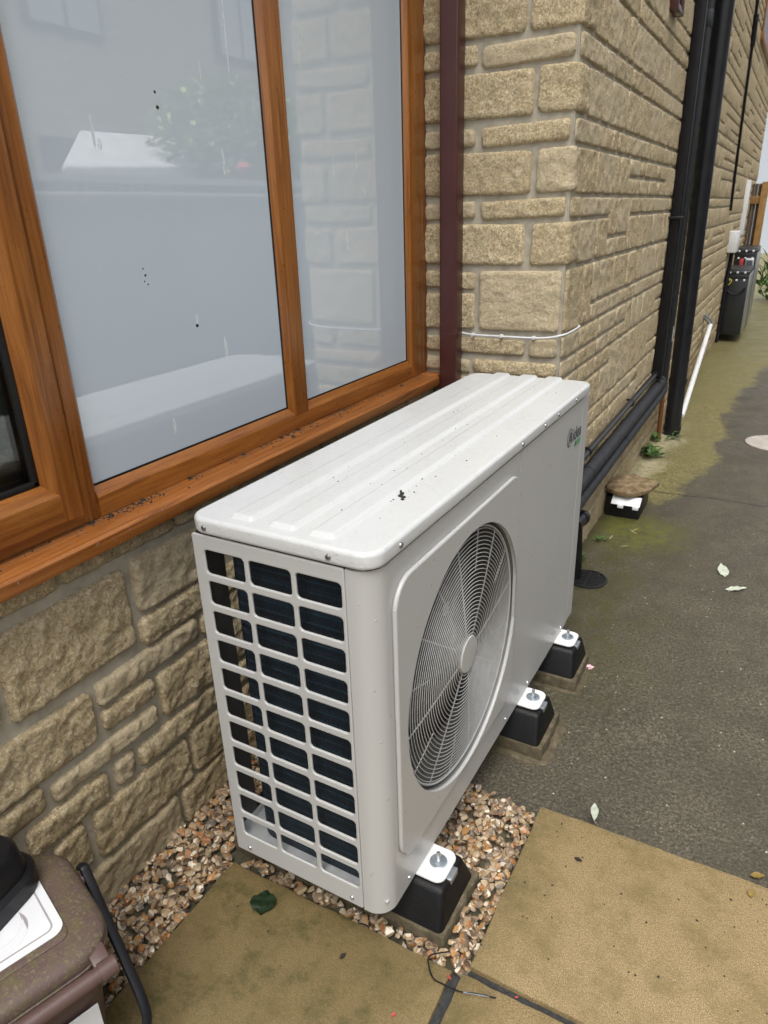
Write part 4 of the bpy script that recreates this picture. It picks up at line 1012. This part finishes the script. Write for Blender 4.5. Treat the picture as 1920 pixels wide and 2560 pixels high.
# flower bed beyond the cabinets
fl = empty('flower_bed_plant', (.40, 12.6, -.03), 0, 'clump of green leaves with pink flowers beyond the battery cabinets', 'flowers')
rr = random.Random(8); mb = MB()
for k in range(520):
    b = Vector((rr.uniform(.04, 1.2), rr.uniform(12.2, 13.3), rr.uniform(0, .65)*rr.random()**.4)); a = rr.uniform(0, 6.28)
    mb.add(*leaf(b, (math.cos(a)*.5, math.sin(a)*.5, rr.uniform(.3, 1.2)), (rr.random(), rr.random(), .3), rr.uniform(.10, .24), rr.uniform(.025, .05), .3))
mb.build('leaves', 'weed_green', fl)
for k in range(16):
    c_ = Vector((rr.uniform(.06, 1.1), rr.uniform(12.15, 12.8), rr.uniform(.25, .62)))
    MB().lathe([(.006, -.05), (.034, -.03), (.040, 0), (.030, .035), (.010, .045)], 8, c_, 'z').tube([(c_.x, c_.y, -.03), tuple(c_)], .006, 5).build('flower', 'petal_pink', fl)
nb_ = empty('far_house', (-2, 26, 0), 0, 'pale rendered house far beyond the end of the path', 'house')
MB().box(-6, 7, 26, 33, -.09, 5.2).build('wall', 'pale_render', nb_, smooth=False); MB().prism([(25.6, 5.2), (29.5, 7.6), (33.4, 5.2)], 'x', -6.3, 7.3).build('roof', 'slate', nb_, smooth=False)
for x in (-3.5, -.4, 2.6): wq = MB().box(x, x+1.2, 25.93, 25.999, 1.0, 2.2).build('window', 'gutter_white', nb_, .01); MB().box(x+.08, x+1.12, 25.92, 25.929, 1.08, 2.12).build('pane', 'dark_glass', wq, smooth=False)

# ------------------------------------------------------------------ across the path (seen in the window reflections)
bf = empty('boundary_fence', (3.4, 5, 0), 0, 'solid grey boundary fence with pale capping across the path', 'fence')
for k in range(10):
    y0 = -4.5+1.83*k
    MB().box(3.38, 3.42, y0+.05, y0+1.80, -.09, 1.62).build('panel', 'fence_paint', bf, .004); MB().box(3.35, 3.45, y0-.045, y0+.045, -.09, 1.68).build('post', 'fence_paint', bf, .006)
MB().box(3.34, 3.46, -4.5, 13.8, 1.6805, 1.72).build('cap', 'fence_cap', bf, .006)
pf = empty('picket_fence', (3.9, 6, 0), 0, 'grey picket fence standing behind the boundary fence', 'fence')
for z0 in (.60, 1.83): MB().box(3.90, 3.93, -2, 13, z0, z0+.07).build('rail', 'fence_cap', pf)
for k in range(110): MB().box(3.931, 3.95, -1.95+.135*k, -1.85+.135*k, -.09, 1.86).build('picket', 'fence_paint', pf)
gz = empty('covered_shelter', (5.8, 6.2, 0), 0, 'grey fabric covered shelter with pitched roof beyond the fences', 'shelter')
MB().add([(5.4, 5.05, 2.08), (5.4, 7.30, 2.16), (6.4, 7.75, 2.62), (6.4, 6.25, 2.60), (7.4, 6.9, 2.1), (7.4, 8.4, 2.1), (5.4, 5.05, 1.6), (5.4, 7.3, 1.6), (7.4, 8.4, 1.6), (7.4, 6.9, 1.6)],
  [(0, 1, 2, 3), (3, 2, 5, 4), (0, 3, 4), (1, 5, 2), (0, 6, 7, 1), (1, 7, 8, 5), (5, 8, 9, 4), (4, 9, 6, 0), (6, 9, 8, 7)]).build('canopy', 'tarp', gz, .03)
for x, yy in ((5.5, (5.3, 7.2)), (7.3, (7.0, 8.3))):
    for y in yy: MB().tube([(x, y, -.1), (x, y, 1.62)], .03, 8).build('leg', 'silver_panel', gz)
nh = empty('opposite_house', (8.2, 8, 0), 0, 'stone neighbour house with dark framed windows facing the alley', 'house')
MB().box(8.2, 15, -1.0, 15, -.09, 6.0).build('wall', 'far_stone_wall', nh, smooth=False)
MB().prism([(7.8, 5.95), (11.6, 8.4), (15.4, 5.95), (15.4, 6.05), (11.6, 8.6), (7.8, 6.1)], 'y', -1.3, 15.3).build('roof', 'slate', nh, smooth=False)
for y0, y1, z0, z1 in ((7.1, 8.5, 4.1, 5.4), (11.2, 12.6, 4.25, 5.4), (2.5, 3.9, 4.1, 5.4)):
    wq = MB().box(8.10, 8.199, y0, y1, z0, z1).build('window', 'bark', nh, .01)
    for a, b in ((y0+.08, (y0+y1)/2-.04), ((y0+y1)/2+.04, y1-.08)): MB().box(8.085, 8.0995, a, b, z0+.08, z1-.08).build('pane', 'pale_render', wq, smooth=False)
MB().box(8.12, 8.199, 7.0, 8.7, -.05, 2.7).build('door', 'charcoal', nh, .01)
MB().tube([(8.12, 6.4, -.05), (8.12, 6.4, 5.9)], .055, 10).build('downpipe', 'bark', nh)
tr_ = empty('garden_tree', (5.6, 8.6, -.09), 0, 'bushy pale green garden tree beyond the fence', 'tree')
MB().tube([(5.6, 8.6, -.1), (5.62, 8.55, 1.2), (5.58, 8.65, 2.6)], [.10, .08, .03], 10).tube([(5.62, 8.55, 1.2), (5.3, 8.0, 2.3)], [.05, .015], 8).tube([(5.62, 8.57, 1.4), (5.8, 9.3, 2.4)], [.05, .015], 8).build('trunk', 'bark', tr_)
rr = random.Random(4); mb = MB()
for k in range(2600):
    while True:
        p = Vector((rr.uniform(-1, 1), rr.uniform(-1, 1), rr.uniform(-1, 1)))
        if p.length < 1 and noise.noise(p*2.6) > -.22: break
    b = Vector((5.6+p.x*.95, 8.45+p.y*1.65, 2.45+p.z*.95)); a = rr.uniform(0, 6.28)
    mb.add(*leaf(b, (math.cos(a), math.sin(a), rr.uniform(-.5, .6)), (rr.random(), .2, 1), rr.uniform(.10, .2), rr.uniform(.05, .09), .3))
mb.build('crown', 'bush_leaf', tr_)
tag(MB().lathe([(.01, -.09), (.085, -.02), (.10, .03), (.06, .08), (.01, .09)], 10, (4.2, 6.75, 2.03), 'z').tube([(4.2, 6.75, -.09), (4.2, 6.75, 2.0)], .01, 6).build('poppy', 'petal_red', None), 'red poppy standing above the picket fence', 'flower')

# ------------------------------------------------------------------ food bin with label and a tub on it
bin_ = empty('food_bin', (-.498, -.484, 0), R(-18), 'mossy brown lidded food bin with black handle against the wall', 'bin')
# local frame: +x towards the path, +y towards the unit; lid corner near unit at (.165, .135)
def BN(mb, name, mat, parent=bin_, **kw): return mb.build(name, mat, parent, local=True, **kw)
def rbox(x0, x1, y0, y1, r_, levels):
    """stack of rounded rectangles: levels = [(z, inset)]"""
    v = []; base = None
    for z_, ins in levels:
        pts = rrect(x0+ins, y0+ins, x1-ins, y1-ins, max(.005, r_-ins*.5), 7); v += [(p[0], p[1], z_) for p in pts]; n_ = len(pts)
    k = len(levels)
    f = [(j*n_+i, j*n_+(i+1) % n_, (j+1)*n_+(i+1) % n_, (j+1)*n_+i) for j in range(k-1) for i in range(n_)]
    f += [tuple(range(n_-1, -1, -1)), tuple((k-1)*n_+i for i in range(n_))]
    return MB().add(v, f)
BX0, BX1, BY0, BY1 = -.135, .155, -.20, .150
BN(rbox(BX0+.02, BX1-.018, BY0+.02, BY1-.015, .055, [(.0, .035), (.01, .030), (.15, .018), (.315, .004)]), 'body', 'bin_brown', ang=40)
lid = BN(rbox(BX0, BX1, BY0, BY1, .075, [(.300, .003), (.318, .0), (.3205, .0035), (.3225, .0015), (.338, .001), (.3455, .006), (.350, .016), (.3525, .040)]), 'lid', 'bin_lid', ang=40)
BN(rbox(BX0+.055, BX1-.052, BY0+.06, BY1-.060, .02, [(.3505, .0), (.3545, .0), (.3560, .003)]), 'raised_field', 'bin_lid', lid, ang=40)
st = plate([rrect(-.09, -.16, .088, .088, .022, 6)], .0008); STM = lambda p: (p[0], p[1], p[2]+.3566)
stk = BN(MB().add([STM(p) for p in st[0]], st[1]), 'label', 'sticker', lid, smooth=False)
bo = rrect(-.076, -.146, .074, .074, .014, 6); bi_ = list(reversed(rrect(-.073, -.143, .071, .071, .012, 6)))
st = plate([bo, bi_], .0003); BN(MB().add([(p[0], p[1], p[2]+.3572) for p in st[0]], st[1]), 'print', 'ink_grey', lid, smooth=False)
arcp = [(.02+.045*math.cos(R(a)), .0+.045*math.sin(R(a))) for a in range(-60, 121, 10)] + [(.004+.042*math.cos(R(a)), .0+.040*math.sin(R(a))) for a in range(120, -61, -10)]
st = plate([arcp], .0003); BN(MB().add([(p[0], p[1], p[2]+.3572) for p in st[0]], st[1]), 'print', 'ink_grey', lid, smooth=False)
v, f = text_mesh('TS', .034, 0, 0)
rotm = Matrix.Rotation(R(90), 4, 'Z'); v = [tuple(rotm @ Vector(p)) for p in v]
BN(MB().add([(p[0]+.066, p[1]-.118, p[2]+.3573) for p in v], f), 'print', 'ink_grey', lid, smooth=False)
BN(MB().tube([(BX1+.020, BY0+.03, .318), (BX1+.020, BY1-.058, .318)], .0145, 14).tube([(BX1+.020, BY1-.058, .318), (BX1+.020, BY1-.048, .318)], .0135, 14).tube([(BX1+.020, BY1-.048, .318), (BX1+.020, BY1-.020, .318)], .016, 14), 'hinge_rod', 'bin_brown')
BN(MB().prism([(BX1-.018, .340), (BX1+.016, .328), (BX1+.016, .316), (BX1-.018, .325)], 'y', BY1-.052, BY1-.024), 'hinge_arm', 'bin_brown', bevel=.003)
BN(MB().tube([(-.028, BY1-.03, .318), (-.028, BY1+.012, .318)], .013, 12), 'pivot', 'bin_brown')
hp = smooth_path([(-.045, .158, .335), (-.034, .163, .338), (-.022, .163, .326), (.03, .163, .270), (.10, .163, .205), (.150, .162, .155), (.172, .155, .125), (.180, .13, .105), (.183, .08, .098), (.183, -.12, .098), (.180, -.18, .105), (.172, -.205, .125), (.150, -.212, .155), (-.03, -.213, .33)], 6)
BN(MB().tube(hp, .0095, 8, flat=.62), 'handle', 'black_plastic')
BN(MB().box(BX1-.0260, BX1-.0225, -.06, .095, .02, .20), 'front_label', 'sticker', smooth=False, xf=None)
# upturned tub on the lid
tubm = XF['food_bin'] @ Matrix.Translation((-.075, .010, .3575))
tb = empty('plastic_tub', tubm.translation, R(10), 'black plastic tub standing upside down on the brown bin lid', 'tub')
rbox(-.07, .075, -.15, .075, .055, [(.0, .0), (.034, .0), (.038, .004), (.040, .012), (.042, .014)]).build('rim', 'black_plastic', tb, local=True, ang=40)
rbox(-.058, .063, -.138, .063, .045, [(.040, .0), (.090, .006), (.097, .012), (.098, .03)]).build('body', 'black_plastic', tb, local=True, ang=40)

# ------------------------------------------------------------------ fallen leaves, petals and litter
def leaf_thing(name, mat, p, ang_, L, wd, label, cat='leaf', z=0, curl=-.12, group=None):
    d = (math.cos(R(ang_)), math.sin(R(ang_)), .02); v, f = leaf((p[0], p[1], z+.004), d, (0, 0, 1), L, wd, curl)
    m = len(v); v = list(v)+[tuple(Vector(q)-Vector((0, 0, .0009))) for q in v]; f = list(f)+[tuple(m+i for i in reversed(q)) for q in f]
    return thing_mesh(MB().add(v, f), name, mat, label, cat, group=group)
ZT = -.036
leaf_thing('fallen_leaf', 'leaf_pale', (.288, .624), -78, .074, .020, 'pale narrow willow leaf lying at the paving edge', z=.001)
leaf_thing('fallen_leaf', 'leaf_pale', (.475, 2.20), 105, .11, .045, 'pale grey leaf on the tarmac, broader of the two near the drain', z=ZT)
leaf_thing('fallen_leaf', 'leaf_pale', (.485, 2.08), 25, .09, .035, 'pale crumpled leaf on the tarmac, lying aslant beside a broader one', z=ZT)
leaf_thing('fallen_leaf', 'leaf_yellow', (.668, .600), 20, .034, .018, 'yellow brown curled leaf on tarmac by the paving edge', z=ZT+.004)
leaf_thing('fallen_leaf', 'leaf_yellow', (.668, .505), 80, .026, .014, 'yellow brown leaf lying on the paving slab', z=0)
leaf_thing('fallen_leaf', 'leaf_yellow', (.70, 3.15), 40, .06, .03, 'green yellow leaf near the crack in the tarmac', z=ZT)
leaf_thing('fallen_leaf', 'leaf_green', (-.305, -.052), 115, .068, .062, 'dark green wet leaf on the slab in front of the unit', z=.0, curl=.05)
leaf_thing('petal', 'petal_pink', (.105, 1.27), 30, .030, .030, 'pink petal on the tarmac near the far rubber foot', 'petal', z=ZT)
leaf_thing('petal', 'petal_red', (.128, .020), -30, .015, .005, 'red petal lying across the paving joint', 'petal', z=.0)
leaf_thing('petal', 'petal_red', (.064, -.108), 60, .012, .007, 'red petal on the mossy slab', 'petal', z=.0)
leaf_thing('petal', 'petal_red', (.268, .040), 40, .009, .004, 'tiny red petal on the buff slab beyond the joint', 'petal', z=.0)
leaf_thing('fallen_leaf', 'dirt_crumb', (.285, .43), -15, .022, .010, 'small black leaf fragment on the buff slab', z=0)
leaf_thing('fallen_leaf', 'dirt_crumb', (-.09, -.055), 70, .018, .010, 'small dark leaf fragment on the mossy slab', z=0)
for k, (x, y, a) in enumerate(((.02, 2.52, 60), (.05, 2.50, 150), (-.06, 2.38, 80), (.0, 2.32, 20))):
    leaf_thing('straw', 'straw', (x, y), a, .05, .006, 'dry straw scrap lying before the black box', 'straw', z=ZT, group='straw scraps before the black box')
tw = smooth_path([(.112, .068, .004), (.095, .054, .006), (.078, .040, .004), (.084, .022, .004), (.105, .0, .004), (.125, -.002, .004), (.165, .0, .004), (.20, .012, .005), (.235, .022, .004)], 4)
tw_ = empty('cable_tie', (.14, .02, 0), 0, 'bent black plastic strip lying over the paving joint', 'plastic strip')
MB().tube(tw, .0016, 6).build('strip', 'black_plastic', tw_); MB().tube(smooth_path([(.172, .0015, .005), (.19, .008, .0052), (.205, .0122, .0055), (.222, .0185, .005)]), .0019, 6, flat=.45).build('tape', 'fence_paint', tw_)
# grit and specks on the slabs
mb = MB(); rr = random.Random(21)
for k in range(70): crumb(mb, (rr.uniform(-.4, .75), rr.uniform(-.5, .55), .0002) if k % 2 else (rr.uniform(.18, .75), rr.uniform(.08, .54), .0002), rr.uniform(.0012, .0032), rr)
mb.v = [(x, y, z) if not (-.45 < x < .16 and y > .04) else (x+.62, y, z) for x, y, z in mb.v]
tag(mb.build('slab_grit', 'dirt_crumb', None, smooth=False), 'dark grit specks scattered over the paving slabs', 'grit', kind='stuff')
